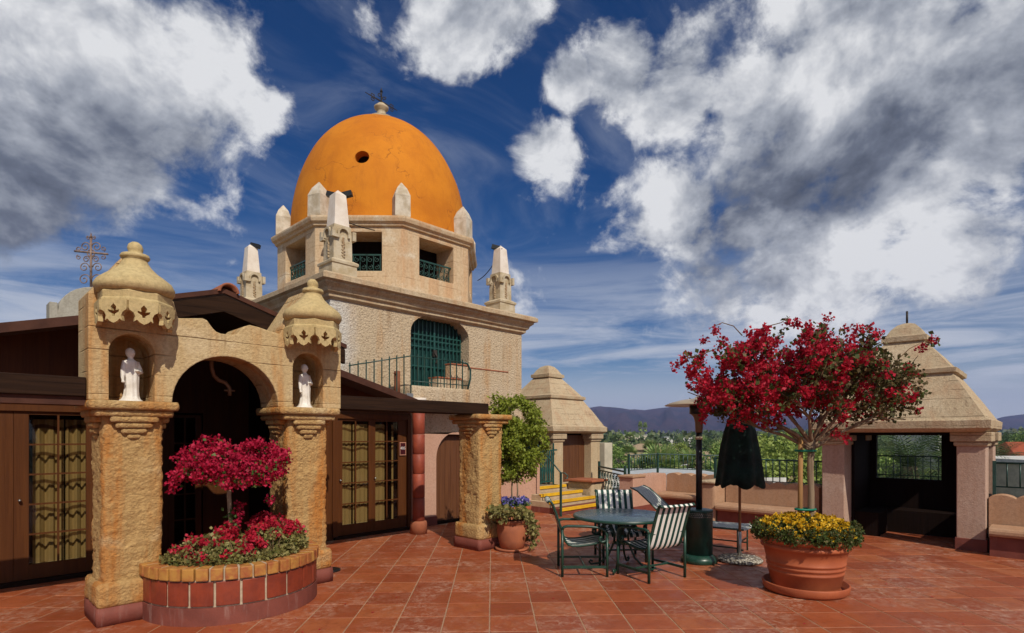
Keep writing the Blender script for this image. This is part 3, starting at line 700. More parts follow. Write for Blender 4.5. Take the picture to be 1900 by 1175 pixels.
# pink dado with the arched plank door
m = MB(); m.prism([(6.47,.17),(7.155,.17)]+[(7.155,1.33)]+[(x, z_) for x, z_ in reversed(arch_pts(7.155, 8.25, 1.33, .54, 18))][1:-1]+[(8.25,1.33),(8.25,.17),(9.71,.17),(9.71,1.78),(6.47,1.84)], 9.035, 9.0595, 'y'); m.build('dado', 'pink_stucco', tw)
for a, b in ((6.47,7.155),(8.25,9.71)): m = MB(); m.box(a, b, 9.0, 9.06, 0, .17); m.build('skirting', 'maroon_base', tw)
n = 7; wd = (8.25-7.155)/n
for k in range(n):
    xa, xb = 7.155+wd*k+.003, 7.155+wd*(k+1)-.003; top = lambda x: 1.33+.54*math.sqrt(max(0, 1-((x-7.7025)/.5475)**2))
    m = MB(); m.prism([(xa,.05),(xb,.05)]+[(xb-(xb-xa)*i/4, top(xb-(xb-xa)*i/4)-.005) for i in range(5)], 9.14, 9.18, 'y'); m.build('door_plank', 'door_plank', tw)
m = MB(); m.box(7.16, 8.245, 9.185, 9.215, .0, 1.86); m.box(7.155,8.25,9.02,9.21,0,.05); m.build('door_back', 'dark_wood_and_shade', tw)
# iron gate of the upper door
gate = MB(); gate.prism([(6.56,2.73),(8.05,2.73)]+arch_pts(6.56, 8.05, 3.84, .39, 18), 9.34, 9.37, 'y'); gp = gate.build('gate', 'gate_panel', tw)
def gtop(x): return 3.84+.385*math.sqrt(max(0, 1-((x-7.305)/.755)**2))
for k in range(15):
    x = 6.60+(8.01-6.60)*k/14; m = MB(); r_ = .022 if k == 7 else .010; m.box(x-r_, x+r_, 9.28, 9.31, 2.73, gtop(x)); m.build('bar', 'teal_paint', gp)
for z_ in (2.80, 3.20, 3.60, 3.74, 3.84): m = MB(); m.box(6.57, 8.04, 9.283, 9.307, z_-.011, z_+.011); m.build('rail', 'teal_paint', gp)
m = MB(); m.box(7.26, 7.35, 9.25, 9.29, 3.42, 3.56); m.tube([(7.28,9.25,3.5),(7.31,9.2,3.42),(7.34,9.24,3.32),(7.31,9.25,3.28)], .02, 6); m.build('padlock', 'iron', gp)
# landing and stepped coping in front of the gate
m = MB(); m.rough(6.20, 7.62, 8.53, 9.05, 2.36, 2.72, .05, .012, 9, .02, 90); m.build('landing', 'tower_stucco', tw)
m = MB(); m.box(6.98, 7.60, 8.78, 9.05, 2.72, 2.93); m.box(7.40, 7.85, 8.86, 9.05, 2.93, 3.24); m.build('step_wall', 'tower_stucco', tw, .01)
m = MB(); m.box(6.97, 7.60, 8.76, 9.06, 2.931, 2.955); m.box(7.39, 7.86, 8.84, 9.06, 3.241, 3.265); m.build('coping', 'old_terracotta', tw, .004); m = MB(); m.box(7.87, 9.25, 9.046, 9.062, 3.235, 3.255); m.build('string_course', 'old_terracotta', tw)
rl = thing('balcony_railing', 'thin green balcony railing in front of the teal tower gate', 'railing', (6.2, 8.57, 2.72)); rl.location = (0, 0, 0)
def rz_(x): return 3.26 if x > 6.2 else 2.97+(x-4.93)/(6.2-4.93)*.29
m = MB(); m.tube([(4.93,8.57,2.97),(6.2,8.57,3.26),(7.45,8.57,3.26)], .012, 6); m.tube([(7.45,8.57,3.26),(7.58,8.57,3.24),(7.66,8.57,3.12),(7.66,8.57,2.95),(7.58,8.57,2.70)], .020, 8); m.build('top_rail', 'dark_green_metal', rl)
m = MB(); m.tube([(6.2,8.57,2.80),(7.6,8.57,2.80)], .010, 6); m.build('bottom_rail', 'dark_green_metal', rl)
for k in range(17):
    x = 4.95+(7.45-4.95)*k/16; z0 = 2.72 if x > 6.2 else 3.49-.27*(x-2.3)
    m = MB(); m.box(x-.008, x+.008, 8.562, 8.578, z0-.03, rz_(x)+.05); m.build('bar', 'dark_green_metal', rl)
m = MB(); m.tube([(6.02,8.75,2.42),(6.02,8.75,2.98)], .055, 12); m.tube([(6.02,8.75,2.93),(5.93,8.70,2.93)], .022, 8); pp = m.build('vent_pipe', 'pipe_rust'); tag(pp, 'short rusty vent pipe rising from the roof beside the balcony', 'pipe')
m = MB(); m.box(6.02, 6.16, 8.44, 8.54, 2.405, 2.56); vb = m.build('junction_box', 'steel', None, .006); tag(vb, 'small grey metal box on the roof edge below the balcony', 'box')
# octagonal drum
AP = 2.08; n8 = R(22.5); RO = AP/math.cos(n8)
m = MB(); m.lathe([(RO+.03,4.56),(RO+.03,4.66),(RO,4.68),(RO,5.93)], 8, (TX,TY,0), False, rot=n8); dr = m.build('drum', 'drum_cement', tw)
WZ0, WZ1 = 5.05, 5.82
cut = []
for an in (-90, -135, 180, -45):
    b = MB(); b.box(AP-1.3, AP+.3, -.45, .45, WZ0, WZ1); M = Matrix.Translation((TX, TY, 0)) @ Matrix.Rotation(R(an), 4, 'Z'); b.v = [tuple(M @ Vector(v)) for v in b.v]; cut.append(b)
carve(dr, *cut)
bv = dr.modifiers.new('edge', 'BEVEL'); bv.width = .012; bv.segments = 2; bv.limit_method = 'ANGLE'; bv.angle_limit = R(30)
m = MB(); m.lathe([(RO-.05,5.91),(RO+.05,5.93),(RO+.06,5.97),(RO+.11,6.0),(RO+.13,6.06),(RO+.13,6.10),(RO+.05,6.13),(1.9,6.14)], 8, (TX,TY,0), False, rot=n8); m.build('drum_cornice', 'drum_cement', tw, .006)
def spiral(m, c, r, turns, n, r0, u, v, w=.010, ph=0.):
    pts = []
    for i in range(n+1):
        a = ph+2*math.pi*turns*i/n; q = r0+(r-r0)*i/n; pts.append(Vector(c)+u*q*math.cos(a)+v*q*math.sin(a))
    m.tube(pts, w, 5); return pts
for an in (-90, -135, 180, -45):
    m = MB(); u = Vector((0,1,0)); y0 = AP-.10
    m.box(y0-.012, y0+.012, -.45, .45, WZ0+.33, WZ0+.36); m.box(y0-.012, y0+.012, -.45, .45, WZ0+.01, WZ0+.03)
    for k in range(7):
        yy = -.40+.8*k/6; m.box(y0-.008, y0+.008, yy-.008, yy+.008, WZ0+.02, WZ0+.35)
        if k < 6:
            for zc, s in ((.10, 1), (.25, -1)):
                spiral(m, (y0, yy+.066, WZ0+zc), .055, 1.2, 12, .012, u*s, UP, .008)
    M = Matrix.Translation((TX, TY, 0)) @ Matrix.Rotation(R(an), 4, 'Z'); m.v = [tuple(M @ Vector(v)) for v in m.v]
    m.build('window_grille', 'dark_green_metal', dr)
    m = MB(); m.box(AP-.62, AP-.58, -.449, .449, WZ0+.001, WZ1-.001); m.v = [tuple(M @ Vector(v)) for v in m.v]; m.build('recess_shade_backing', 'dark_wood_and_shade', dr)  # dark panel added so the window recess reads as unlit interior
# pinnacles round the dome, one at each corner of the drum
pm = MB(); pm.squares([(.15,0),(.155,.02),(.15,.40),(.152,.43),(.10,.58),(.01,.72)], (0,0,0), 1., 4, .010, 9); pmesh = pm.mesh('pinnacle')
for k in range(8):
    a = n8+k*math.pi/4; put('pinnacle', pmesh, 'white_pinnacle', tw, (TX+(RO-.12)*math.cos(a), TY+(RO-.12)*math.sin(a), 6.12), a)
# dome
H0, HH, RD = 6.10, 2.96, 2.0; prof = []
for i in range(33):
    t = i/32; a = t*math.pi/2; z_ = math.sin(a)**(2/2.2); r_ = max(.0, 1-z_**2.2)**(1/2.2); prof.append((max(.02, RD*r_), H0+HH*z_))
m = MB(); m.lathe([(RD,H0-.1)]+prof, 72, (TX,TY,0))
m.v = [(TX+(x-TX)*(1+.006*noise.noise(Vector((x,y,z))*1.4)), TY+(y-TY)*(1+.006*noise.noise(Vector((x,y,z))*1.4)), z) for x, y, z in m.v]
dome = m.build('dome', 'dome_orange', tw)
oc = MB(); oc.lathe([(.145,-1.2),(.145,1.6)], 24); M = Matrix.Translation((TX,TY,7.42)) @ Matrix.Rotation(R(-135+90), 4, 'Z') @ Matrix.Rotation(R(90), 4, 'X'); oc.v = [tuple(M @ (Vector(v)+Vector((0,0,2.0)))) for v in oc.v]
carve(dome, oc)
od = MB(); od.lathe([(.143,1.52),(.143,1.57)], 24); od.v = [tuple(M @ Vector(v)) for v in od.v]; od.build('oculus_shade_backing', 'dark_wood_and_shade', dome)  # dark disc added so the opening reads as a shaded hollow
for pg in dome.data.polygons: pg.use_smooth = True
try: dome.data.set_sharp_from_angle(angle=R(40))
except Exception: pass
# finial and weather vane
m = MB(); m.lathe([(.30,9.0),(.30,9.04),(.26,9.055),(.30,9.07),(.25,9.10),(.15,9.125),(.105,9.15),(.10,9.28),(.16,9.32),(.17,9.36),(.12,9.40),(.08,9.44),(.02,9.45)], 24, (TX,TY,.12)); fin = m.build('finial', 'obelisk_cement', dome)
m = MB(); m.tube([(TX,TY,9.52),(TX,TY,9.88)], .018, 6)
ux = Vector((.75,-.45,-.38)).normalized()
for s in (-1, 1): m.tube([Vector((TX,TY,9.62)), Vector((TX,TY,9.62))+ux*s*.40], [.018,.008], 6)
for q, s in ((.22,-1),(.25,1)):
    spiral(m, Vector((TX,TY,9.62))+ux*s*q+Vector((0,0,.04)), .05, 1.1, 10, .02, ux, UP, .010); spiral(m, Vector((TX,TY,9.62))+ux*s*q-Vector((0,0,.05)), .05, 1.1, 10, .02, ux, UP, .010)
spiral(m, (TX-.05,TY,9.76), .05, 1.1, 10, .02, LATV, UP, .010); spiral(m, Vector((TX,TY,9.70))+LATV*.06, .05, 1.1, 10, .02, LATV, UP, .010)
m.tube([(TX,TY,9.84),(TX,TY,9.94)], [.035,.003], 6); m.build('weather_vane', 'iron', dome)
# corner obelisks
def obelisk_meshes():
    b = MB(); b.squares([(.245,0),(.245,.30),(.265,.31),(.27,.35),(.25,.37),(.20,.40)], (0,0,0), 1., 4, .006, 8)
    s = MB(); s.squares([(.185,.38),(.18,.80),(.165,1.02)], (0,0,0), 1., 3, .004, 8)
    a = MB()
    for k in range(4):
        an = k*math.pi/2; M = Matrix.Rotation(an, 4, 'Z')
        out = [(-.115,.80),(-.085,.80)]+[(-.085*math.cos(math.pi*i/10), .86+.085*math.sin(math.pi*i/10)) for i in range(11)]+[(.085,.80),(.115,.80)]+[(.125*math.cos(math.pi*i/10), .86+.125*math.sin(math.pi*i/10)) for i in range(11)]
        q = MB(); q.prism(out, -.225, -.17, 'y'); q.box(-.235,-.10,-.235,-.17,.77,.83); q.box(-.235,-.17,-.235,-.17,.83,.93); a.add([M @ Vector(v) for v in q.v], q.f)
    t = MB(); t.squares([(.150,.96),(.148,1.0),(.105,1.60),(.005,1.70)], (0,0,0), 1., 3, .003, 6)
    e = MB()
    for i in range(14): e.lathe([(.004,-.02),(.022+.012*random.random(),0),(.004,.02)], 6, (random.uniform(-.015,.015), -.188, .45+.026*i))
    return [x.mesh(nm) for x, nm in ((b,'obelisk_base'),(s,'shaft'),(a,'arch_band'),(t,'tip'),(e,'relief'))]
om = obelisk_meshes()
for (x, y, nl) in ((5.20,9.42,2),(5.25,13.50,1),(9.36,9.42,1),(9.36,13.5,0)):
    b = put('obelisk', om[0], 'obelisk_cement', tw, (x, y, 4.55))
    for me, nm, mt in ((om[1],'shaft','obelisk_cement'),(om[2],'arch_band','obelisk_cement'),(om[3],'tip','white_lime'),(om[4],'relief','cornice_cement')):
        put(nm, me, mt, b)
    put('relief', om[4], 'cornice_cement', b, None, R(-90))
    fl = MB()
    for k in range(nl):
        dxy = LATV*(.13*(2*k-1) if nl == 2 else .10*(1 if x < 6 else -1))+FWD*(.10 if nl == 2 else 0)
        c0 = Vector((0,0,1.66))+dxy
        fl.bar(c0-LATV*.10+UP*.02*(1-2*k), c0+LATV*.10-UP*.03*(1-2*k), .10, .09); fl.tube([c0, Vector((0,0,1.45))+dxy*.6], .012, 5); fl.tube([c0-UP*.2, c0-UP*.25], .014, 5)
    if nl: fl.build('floodlight', 'black_metal', b)
def cable(a, b, sag, nm, lab):
    a, b = Vector(a), Vector(b); m = MB(); m.tube([a+(b-a)*t-UP*sag*4*t*(1-t) for t in [i/10 for i in range(11)]], .010, 5)
    tag(m.build(nm, 'black_metal'), lab, 'cable')
cable((9.30,9.30,6.15),(TX+AP*.9,TY-AP*.62,5.55),.12,'cable','thin black cable slung from the corner obelisk to the tower drum')
cable((5.3,9.45,5.75),(6.05,9.55,5.78),.02,'cable','thin pale-lit cable from the front obelisk to the drum cornice')
# ================================================================== BELL GABLE WITH IRON CROSS (behind the wing)
bg_ = thing('bell_gable', 'grey rounded stone bell gable topped by an ornate iron cross', 'gable')
o = [(1.60,0),(3.6,0),(3.6,4.30),(3.2,4.30)]+[(2.35+.62*math.cos(math.pi*i/16), 4.15+.55*math.sin(math.pi*i/16)) for i in range(17)]+[(1.72,4.30),(1.60,4.30)]
m = MB(); m.prism(o, 13.55, 13.95, 'y'); m.build('wall', 'grey_stone', bg_, .02)
m = MB(); cb = Vector((2.24,13.6,4.68)); A1 = LATV
m.tube([cb, cb+UP*1.0], .022, 6); m.tube([cb+UP*.68-A1*.32+UP*.04, cb+UP*.68+A1*.33-UP*.02], .020, 6)
for s in (-1, 1):
    for zc, r_, l_ in ((.16,.12,.13),(.40,.10,.13),(.56,.07,.09),(.80,.10,.11)): spiral(m, cb+A1*s*l_+UP*zc, r_, 1.4, 18, .02, A1*s, UP, .010, .6)
    spiral(m, cb+A1*s*.24+UP*.60, .05, 1.2, 12, .015, A1*s, UP, .009); spiral(m, cb+A1*s*.24+UP*.76, .05, 1.2, 12, .015, A1*s, -UP, .009)
    spiral(m, cb+A1*s*.05+UP*.98, .04, 1.2, 10, .012, A1*s, UP, .009)
m.tube([cb+UP*.98, cb+UP*1.08], [.03,.004], 6); spiral(m, cb+UP*.68, .07, 1.0, 14, .068, A1, UP, .012)
m.build('iron_cross', 'rusty_iron', bg_)
# ================================================================== STATUES
def statue(cx, cy, z0, lab):
    m = MB(); k = 1.0
    rings = [(0,.105,.095),(.015,.105,.095),(.03,.085,.075),(.06,.070,.062),(.14,.062,.055),(.24,.066,.054),(.30,.070,.052),(.335,.060,.046),(.36,.060,.045),(.395,.066,.046),(.425,.064,.042),(.44,.040,.032),(.452,.024,.024),(.47,.024,.025),(.482,.033,.036),(.50,.039,.044),(.52,.040,.046),(.545,.034,.040),(.562,.018,.022),(.568,.004,.004)]
    vs_ = []; n = 32
    for j, (z, rx, ry) in enumerate(rings):
        for i in range(n):
            a = 2*math.pi*i/n; f = 1+(.07*math.sin(a*9+z*6)*(1 if .03 < z < .33 else .25 if z < .42 else 0))
            sx = .010*math.sin(z*7)
            vs_.append((rx*f*math.cos(a)+sx, ry*f*math.sin(a), z))
    m.add(vs_, [(j*n+i, j*n+(i+1) % n, (j+1)*n+(i+1) % n, (j+1)*n+i) for j in range(len(rings)-1) for i in range(n)]+[tuple(reversed(range(n))), tuple((len(rings)-1)*n+i for i in range(n))], True)
    m.tube([(-.055,-.002,.422),(-.075,-.004,.34),(-.088,-.018,.25),(-.090,-.026,.215)], [.026,.024,.017,.012], 8)     # hanging arm
    m.tube([(.055,-.002,.422),(.083,-.010,.35),(.080,-.035,.315),(.030,-.064,.325)], [.026,.024,.020,.013], 8)        # arm folded to the waist
    m.lathe([(.002,-.014),(.016,-.008),(.018,.004),(.002,.014)], 8, (-.090,-.030,.205)); m.lathe([(.002,-.014),(.018,-.006),(.018,.006),(.002,.012)], 8, (.022,-.066,.327))
    m.lathe([(.002,-.008),(.008,-.004),(.007,.004),(.002,.010)], 6, (.006,-.048,.510))                              # nose
    m.lathe([(.002,-.02),(.020,-.01),(.022,.006),(.002,.02)], 10, (.008,.046,.525))                                 # hair knot
    o = m.build('statue', 'statue_white'); md = o.modifiers.new('skin', 'REMESH'); md.mode = 'VOXEL'; md.voxel_size = .0065; md.use_smooth_shade = True
    bpy.context.view_layer.update(); me = bpy.data.meshes.new_from_object(o.evaluated_get(bpy.context.evaluated_depsgraph_get())); o.modifiers.clear(); o.data = me
    for pg in me.polygons: pg.use_smooth = True
    o.location = (cx, cy, z0); o.rotation_euler[2] = R(20); o.scale = (1, 1, .95)
    tag(o, lab, 'statue'); return o
statue(1.41, 6.62, 2.128, 'white robed statue in the niche above the pillar beside the curtained doors and weathered beam')
statue(3.21, 6.62, 2.128, 'white robed statue in the archway niche that stands next to the tower')
# ================================================================== BRICK PLANTER
PC = Vector((2.33, 6.47, 0)); PR = .86
plt = thing('brick_planter', 'half-round brick planter with ochre coping between the archway pillars', 'planter', PC)
def wedge(r0, r1, a, z0, z1, b=.004):
    n = 3; m = MB(); v = []
    for z in (z0, z1):
        for r in (r0, r1):
            for i in range(n+1):
                t = -a/2+a*i/n; v.append((r*math.cos(t), r*math.sin(t), z))
    k = n+1; q = lambda z, r, i: z*2*k+r*k+i; f = []
    for i in range(n):
        f += [(q(0,0,i),q(0,0,i+1),q(0,1,i+1),q(0,1,i)), (q(1,0,i),q(1,1,i),q(1,1,i+1),q(1,0,i+1)), (q(0,1,i),q(0,1,i+1),q(1,1,i+1),q(1,1,i)), (q(0,0,i+1),q(0,0,i),q(1,0,i),q(1,0,i+1))]
    for i in (0, n): f.append((q(0,0,i),q(0,1,i),q(1,1,i),q(1,0,i)) if i == 0 else (q(0,1,i),q(0,0,i),q(1,0,i),q(1,1,i)))
    m.add(v, f); return m
A0, A1_ = R(-182), R(2)
m = MB(); N_ = 40
for k in range(N_):
    a = A0+(A1_-A0)*(k+.5)/N_; w_ = wedge(PR-.16, PR, (A1_-A0)/N_, 0, .17); M = Matrix.Rotation(a, 4, 'Z'); m.add([M @ Vector(v) for v in w_.v], w_.f)
m.build('base', 'maroon_base', plt)
m = MB()
for k in range(N_):
    a = A0+(A1_-A0)*(k+.5)/N_; w_ = wedge(PR-.15, PR-.022, (A1_-A0)/N_, .171, .539); M = Matrix.Rotation(a, 4, 'Z'); m.add([M @ Vector(v) for v in w_.v], w_.f)
m.build('mortar_bed', 'mortar', plt)
nt_ = 12; am = (A1_-A0)/nt_; tmesh = wedge(PR-.10, PR-.004, am-.026, .185, .415).mesh('wall_tile')
for k in range(nt_):
    o = put('wall_tile', tmesh, 'red_tile', plt, (0,0,random.uniform(-.003,.003)), A0+am*(k+.5)); bv = o.modifiers.new('e', 'BEVEL'); bv.width = .006; bv.segments = 2
nc_ = 22; am = (A1_-A0)/nc_; cmesh = [wedge(PR-.19+random.uniform(-.006,.006), PR+.022+random.uniform(-.005,.005), am-.017-random.uniform(0,.004), .428, .545+random.uniform(-.004,.004)).mesh('coping_brick') for _ in range(4)]
for k in range(nc_):
    o = put('coping_brick', cmesh[random.randrange(4)], 'cap_brick', plt, (0,0,0), A0+am*(k+.5)); bv = o.modifiers.new('e', 'BEVEL'); bv.width = .010; bv.segments = 2
m = MB(); m.prism([(.70*math.cos(A0+(A1_-A0)*i/24), .70*math.sin(A0+(A1_-A0)*i/24)) for i in range(25)], .02, .47, 'z'); m.build('soil', 'soil', plt)
# ================================================================== FLOWERING PLANTS
def branchy(m, p, d, length, r, depth, ends, spread=.55, bend=.18, up=.1, nch=(2,3), mids=None):
    pts = [p]; n = 4; q = p.copy(); dd = d.normalized()
    for i in range(n):
        dd = (dd+Vector((random.gauss(0, bend), random.gauss(0, bend), random.gauss(0, bend)+up*.3))).normalized(); q = q+dd*length/n; pts.append(q.copy())
    m.tube(pts, [r*(1-.35*i/n) for i in range(n+1)], 5 if r < .02 else 8)
    if mids is not None: mids += pts[2:]
    if depth == 0: ends.append((q, dd)); return
    for _ in range(random.randint(*nch)):
        nd_ = (dd+Vector((random.gauss(0, spread), random.gauss(0, spread), random.gauss(0, spread*.6)+up))).normalized()
        branchy(m, q, nd_, length*random.uniform(.6, .85), r*.62, depth-1, ends, spread, bend, up, nch, mids)
def petals(name, cl, per, rad, size, mat, parent): return scatter(name, cl, per, rad, size, mat, parent, .46, .35, .18)
# umbrella-shaped bougainvillea in the planter
bt = thing('flowering_standard', 'small crimson bougainvillea trained as a standard in the brick planter', 'tree', PC+Vector((-.02,-.12,.45)))
bt.location = (0, 0, 0); b0 = Vector((2.26, 6.38, .46))
m = MB(); m.tube([b0, b0+Vector((.01,-.01,.35)), b0+Vector((-.01,0,.70)), b0+Vector((.02,.02,.92))], [.028,.024,.024,.020], 8)
ends = []; mids = []
for k in range(9):
    a = k*2*math.pi/9+random.uniform(-.2,.2); branchy(m, b0+Vector((.01,.01,.80+.015*k)), Vector((math.cos(a), math.sin(a), .55)), .17, .012, 2, ends, .5, .2, .06, (2,2), mids)
m.build('trunk', 'bark', bt)
cl = []
for k in range(240):
    u = math.sqrt(random.random()); a = random.uniform(0, 2*math.pi); l_ = u*math.cos(a)*.60; f_ = u*math.sin(a)*.42
    z_ = 1.30+.34*random.random()+.14*(1-u*u)+.07*noise.noise(Vector((l_*5, f_*5, 4)))-.05*u+.10*noise.noise(Vector((l_*3.1, f_*3.1, 9))); z_ += .10 if (abs(l_) < .12 and z_ < 1.4) else 0
    c_ = b0.copy(); c_.z = 0; c_ = c_+LATV*(l_+.03)+FWD*(f_-.05); cl.append((c_.x, c_.y, z_))
cl += [(b0.x+.10*random.uniform(-1,1), b0.y-.06, 1.05), (b0.x+.06, b0.y-.08, .97), (b0.x+.05,b0.y-.07,.88), tuple(b0+LATV*.42+UP*.63)]
petals('blossom', cl, 36, .060, .032, 'bract_magenta', bt)
scatter('leaves', [(x+random.gauss(0,.03), y+random.gauss(0,.03), z_-.03) for x, y, z_ in cl[::3]]+[(b0.x+random.gauss(0,.03), b0.y-.03+random.gauss(0,.02), random.uniform(.62, 1.0)) for _ in range(10)], 9, .07, .036, 'leaf_green', bt)
# low crimson shrubs filling the planter
def inplanter():
    while True:
        a = random.uniform(R(-178), R(-2)); r = .72*math.sqrt(random.random()); x, y = r*math.cos(a), r*math.sin(a)
        if y < .1: return x, y
gs = thing('planter_shrub', 'low spreading crimson flowers with variegated leaves filling the brick planter', 'shrub', PC+UP*.46); gs.location = (0,0,0)
cf = []; cg = []
for k in range(150):
    x, y = inplanter(); h = .52+.16*(1-(x*x+y*y)/.6)+random.uniform(0,.10)+(.10 if x > .1 else 0); pnt = (PC.x+x, PC.y+y, h)
    (cf if (random.random() < ((.78 if x > -.15 else .33))) else cg).append(pnt)
for k in range(60):
    a = random.uniform(R(-170), R(-10)); cg.append((PC.x+.70*math.cos(a), PC.y+.70*math.sin(a), .545+random.uniform(0,.05)))
petals('blossom', [(x, y, z_+.045) for x, y, z_ in cf], 34, .058, .034, 'bract_crimson', gs)
scatter('leaves', cg+[(x, y, z_-.055) for x, y, z_ in cf], 34, .070, .038, 'leaf_variegated', gs)
m = MB()
for k in range(40):
    x, y = inplanter(); m.tube([(PC.x+x*.8, PC.y+y*.8, .46), (PC.x+x*.9, PC.y+y*.9, .55), (PC.x+x+random.gauss(0,.04), PC.y+y+random.gauss(0,.04), .66+random.uniform(0,.14))], .004, 4)
m.build('stems', 'twig', gs)
# big pot with the bougainvillea tree
BP = Vector((7.10, 2.12, 0))
m = MB(); m.lathe([(.38,.0),(.43,.008),(.452,.03),(.462,.095),(.455,.108),(.440,.105),(.425,.035),(.36,.028)], 56); sc_ = m.build('pot_saucer', 'terracotta_pot'); sc_.location = BP; tag(sc_, 'wide terracotta saucer under the big pot with yellow flowers', 'saucer')
pot = thing('flower_pot', 'big ringed terracotta pot holding yellow flowers and the bougainvillea tree', 'pot', BP+UP*.03)
pf = [(.30,0),(.345,.006),(.352,.02),(.362,.03),(.355,.045),(.365,.06),(.395,.20),(.402,.205),(.402,.222),(.395,.228),(.405,.255),(.413,.26),(.413,.278),(.405,.285),(.412,.305),(.420,.31),(.420,.328),(.412,.335),(.448,.475),(.470,.48),(.478,.50),(.470,.525),(.455,.53),(.460,.545),(.490,.552),(.512,.575),(.512,.60),(.495,.625),(.46,.63),(.44,.61),(.42,.50)]
m = MB(); m.lathe(pf, 72); m.build('pot_body', 'terracotta_pot', pot); m = MB(); m.lathe([(.10,.30),(.425,.50),(.43,.56),(.01,.58)], 32); m.build('soil', 'soil', pot)
yf = thing('yellow_flowers', 'dense ring of small yellow flowers filling the big terracotta pot', 'flowers', BP+UP*.6); yf.location = (0,0,0)
cg = []; cy_ = []
for k in range(420):
    a = random.uniform(0, 2*math.pi); r = .50*math.sqrt(random.random()); z_ = .66+.14*(1-(r/.52)**2)+random.uniform(-.02,.04)
    cg.append((BP.x+r*math.cos(a), BP.y+r*math.sin(a), z_-.04*(r > .4)))
    if random.random() < .8: cy_.append((BP.x+r*math.cos(a)*1.03, BP.y+r*math.sin(a)*1.03, z_+.045-.05*(r > .44)))
for k in range(160):
    a = random.uniform(0, 2*math.pi); cg.append((BP.x+.53*math.cos(a), BP.y+.53*math.sin(a), random.uniform(.62, .76)))
scatter('leaves', cg, 34, .055, .030, 'leaf_dark', yf, .35); scatter('blossom', [(x, y, z_+.012) for x, y, z_ in cy_], 12, .022, .026, 'flower_yellow', yf, .55)
bg2 = thing('bougainvillea_tree', 'crimson bougainvillea tree with a bare trunk growing from the big pot', 'tree', BP+UP*.6); bg2.location = (0,0,0)
m = MB(); t0 = BP+UP*.58+LATV*.06
fork = t0+UP*1.16+LATV*.02
m.tube([t0, t0+UP*.3+LATV*.008, t0+UP*.55+LATV*.012, t0+UP*.85-LATV*.0, fork], [.042,.038,.036,.036,.042], 10)
ends = []; mids = []
limbs = [(-1.0,.35,.52,.62),(-.75,-.4,.65,.62),(-.35,.2,.9,.55),(.0,-.5,.8,.50),(.35,.4,.75,.52),(.75,-.1,.55,.60),(1.0,.3,.52,.60),(-.9,.0,.75,.65),(.55,-.5,.60,.55),(-.6,.6,.55,.5),(.2,.7,.6,.5),(-.3,-.7,.6,.5)]
for a, b, c_, L_ in limbs: branchy(m, fork-UP*random.uniform(0,.12), LATV*a+FWD*b*.7+UP*c_, L_*.78, .024, 2, ends, .42, .14, .06, (3,3), mids)
m.build('trunk', 'bark', bg2)
tw_ = MB(); clr = []; cld = []; xtra = []
def inshape(p):
    q = p-(BP+UP*2.43); return ((q.dot(LATV)+.12)/1.36)**2+(q.dot(FWD)/.95)**2+abs(q.z/.62)**3.2
for e_, d_ in ends:
    if e_.z < 2.05: continue
    for _ in range(3):
        q = e_.copy(); dd = (d_+Vector((random.gauss(0,.6), random.gauss(0,.6), random.gauss(0,.45)))).normalized(); pts = [q.copy()]
        for i in range(3):
            dd = (dd+Vector((random.gauss(0,.25), random.gauss(0,.25), random.gauss(0,.2)))).normalized(); q = q+dd*.085; pts.append(q.copy())
        tw_.tube(pts, [.006,.005,.004,.003], 4); l_ = (q-BP).dot(LATV)
        if random.random() < (.90 if l_ < -.15 else .62 if l_ < .45 else .26): clr.append(q)
        else: cld.append(q)
        cld.append(pts[1])
tw_.build('twigs', 'twig', bg2)
# fill between the twigs where the crown is densest
for k in range(560):
    while True:
        q = BP+LATV*random.uniform(-1.5,1.35)+FWD*random.uniform(-.9,.9)+UP*random.uniform(1.80,3.06)
        s_ = inshape(q)
        if s_ < 1.0 and noise.noise(q*2.9) > -.02+.25*(s_-.4): break
    l_ = (q-BP).dot(LATV); z_ = q.z
    pr_ = (.92 if l_ < -.25 else .60 if l_ < .35 else .22)*(1 if z_ > 2.1 else .8)
    (clr if random.random() < pr_ else cld).append(q)
for l_, z_ in ((-1.45,2.66),(-1.36,2.72),(-1.50,2.58),(-1.15,2.92),(-1.05,3.02),(-.95,2.86),(-.85,2.06),(-.95,2.12),(1.25,2.80),(1.32,2.86),(.52,3.06),(-.1,3.10),(.0,3.06),(-.30,3.06),(.45,1.98),(.30,1.82),(.33,1.75),(.85,2.18),(.98,2.25),(.60,3.0),(.15,3.12)): xtra.append(BP+LATV*l_+FWD*random.uniform(-.25,.1)+UP*z_)
keep = lambda q: ((q-BP).dot(LATV) > .15 and q.z > 1.84) or q.z > 1.88+.10*noise.noise(q*2)
clr = [tuple(q) for q in clr if keep(q)]+[tuple(q) for q in xtra]; cld = [tuple(q) for q in cld if keep(q)]
petals('blossom', clr, 36, .064, .036, 'bract_crimson', bg2)
scatter('leaves', cld, 12, .085, .042, 'leaf_dry', bg2); scatter('leaves', cld[::2]+clr[::4], 9, .09, .048, 'leaf_dark', bg2)
sp = MB()
for pts in ([(-1.05,2.80),(-1.2,2.74),(-1.36,2.70),(-1.46,2.64)],[(-.75,2.95),(-.85,3.06),(-.98,3.10),(-1.12,3.04)],[(-.6,2.98),(-.45,3.06),(-.30,3.10),(-.2,3.17)],[(-1.1,2.24),(-1.25,2.25),(-1.38,2.30)],[(.9,2.5),(1.05,2.68),(1.18,2.80),(1.30,2.86)],[(.9,2.4),(1.05,2.5),(1.2,2.62),(1.28,2.72)],[(.85,2.2),(1.0,2.3),(1.15,2.38)]):
    sp.tube([BP+LATV*a+UP*b-FWD*.05 for a, b in pts], [.007,.006,.005,.003][:len(pts)], 4)
sp.build('long_shoots', 'twig', bg2)
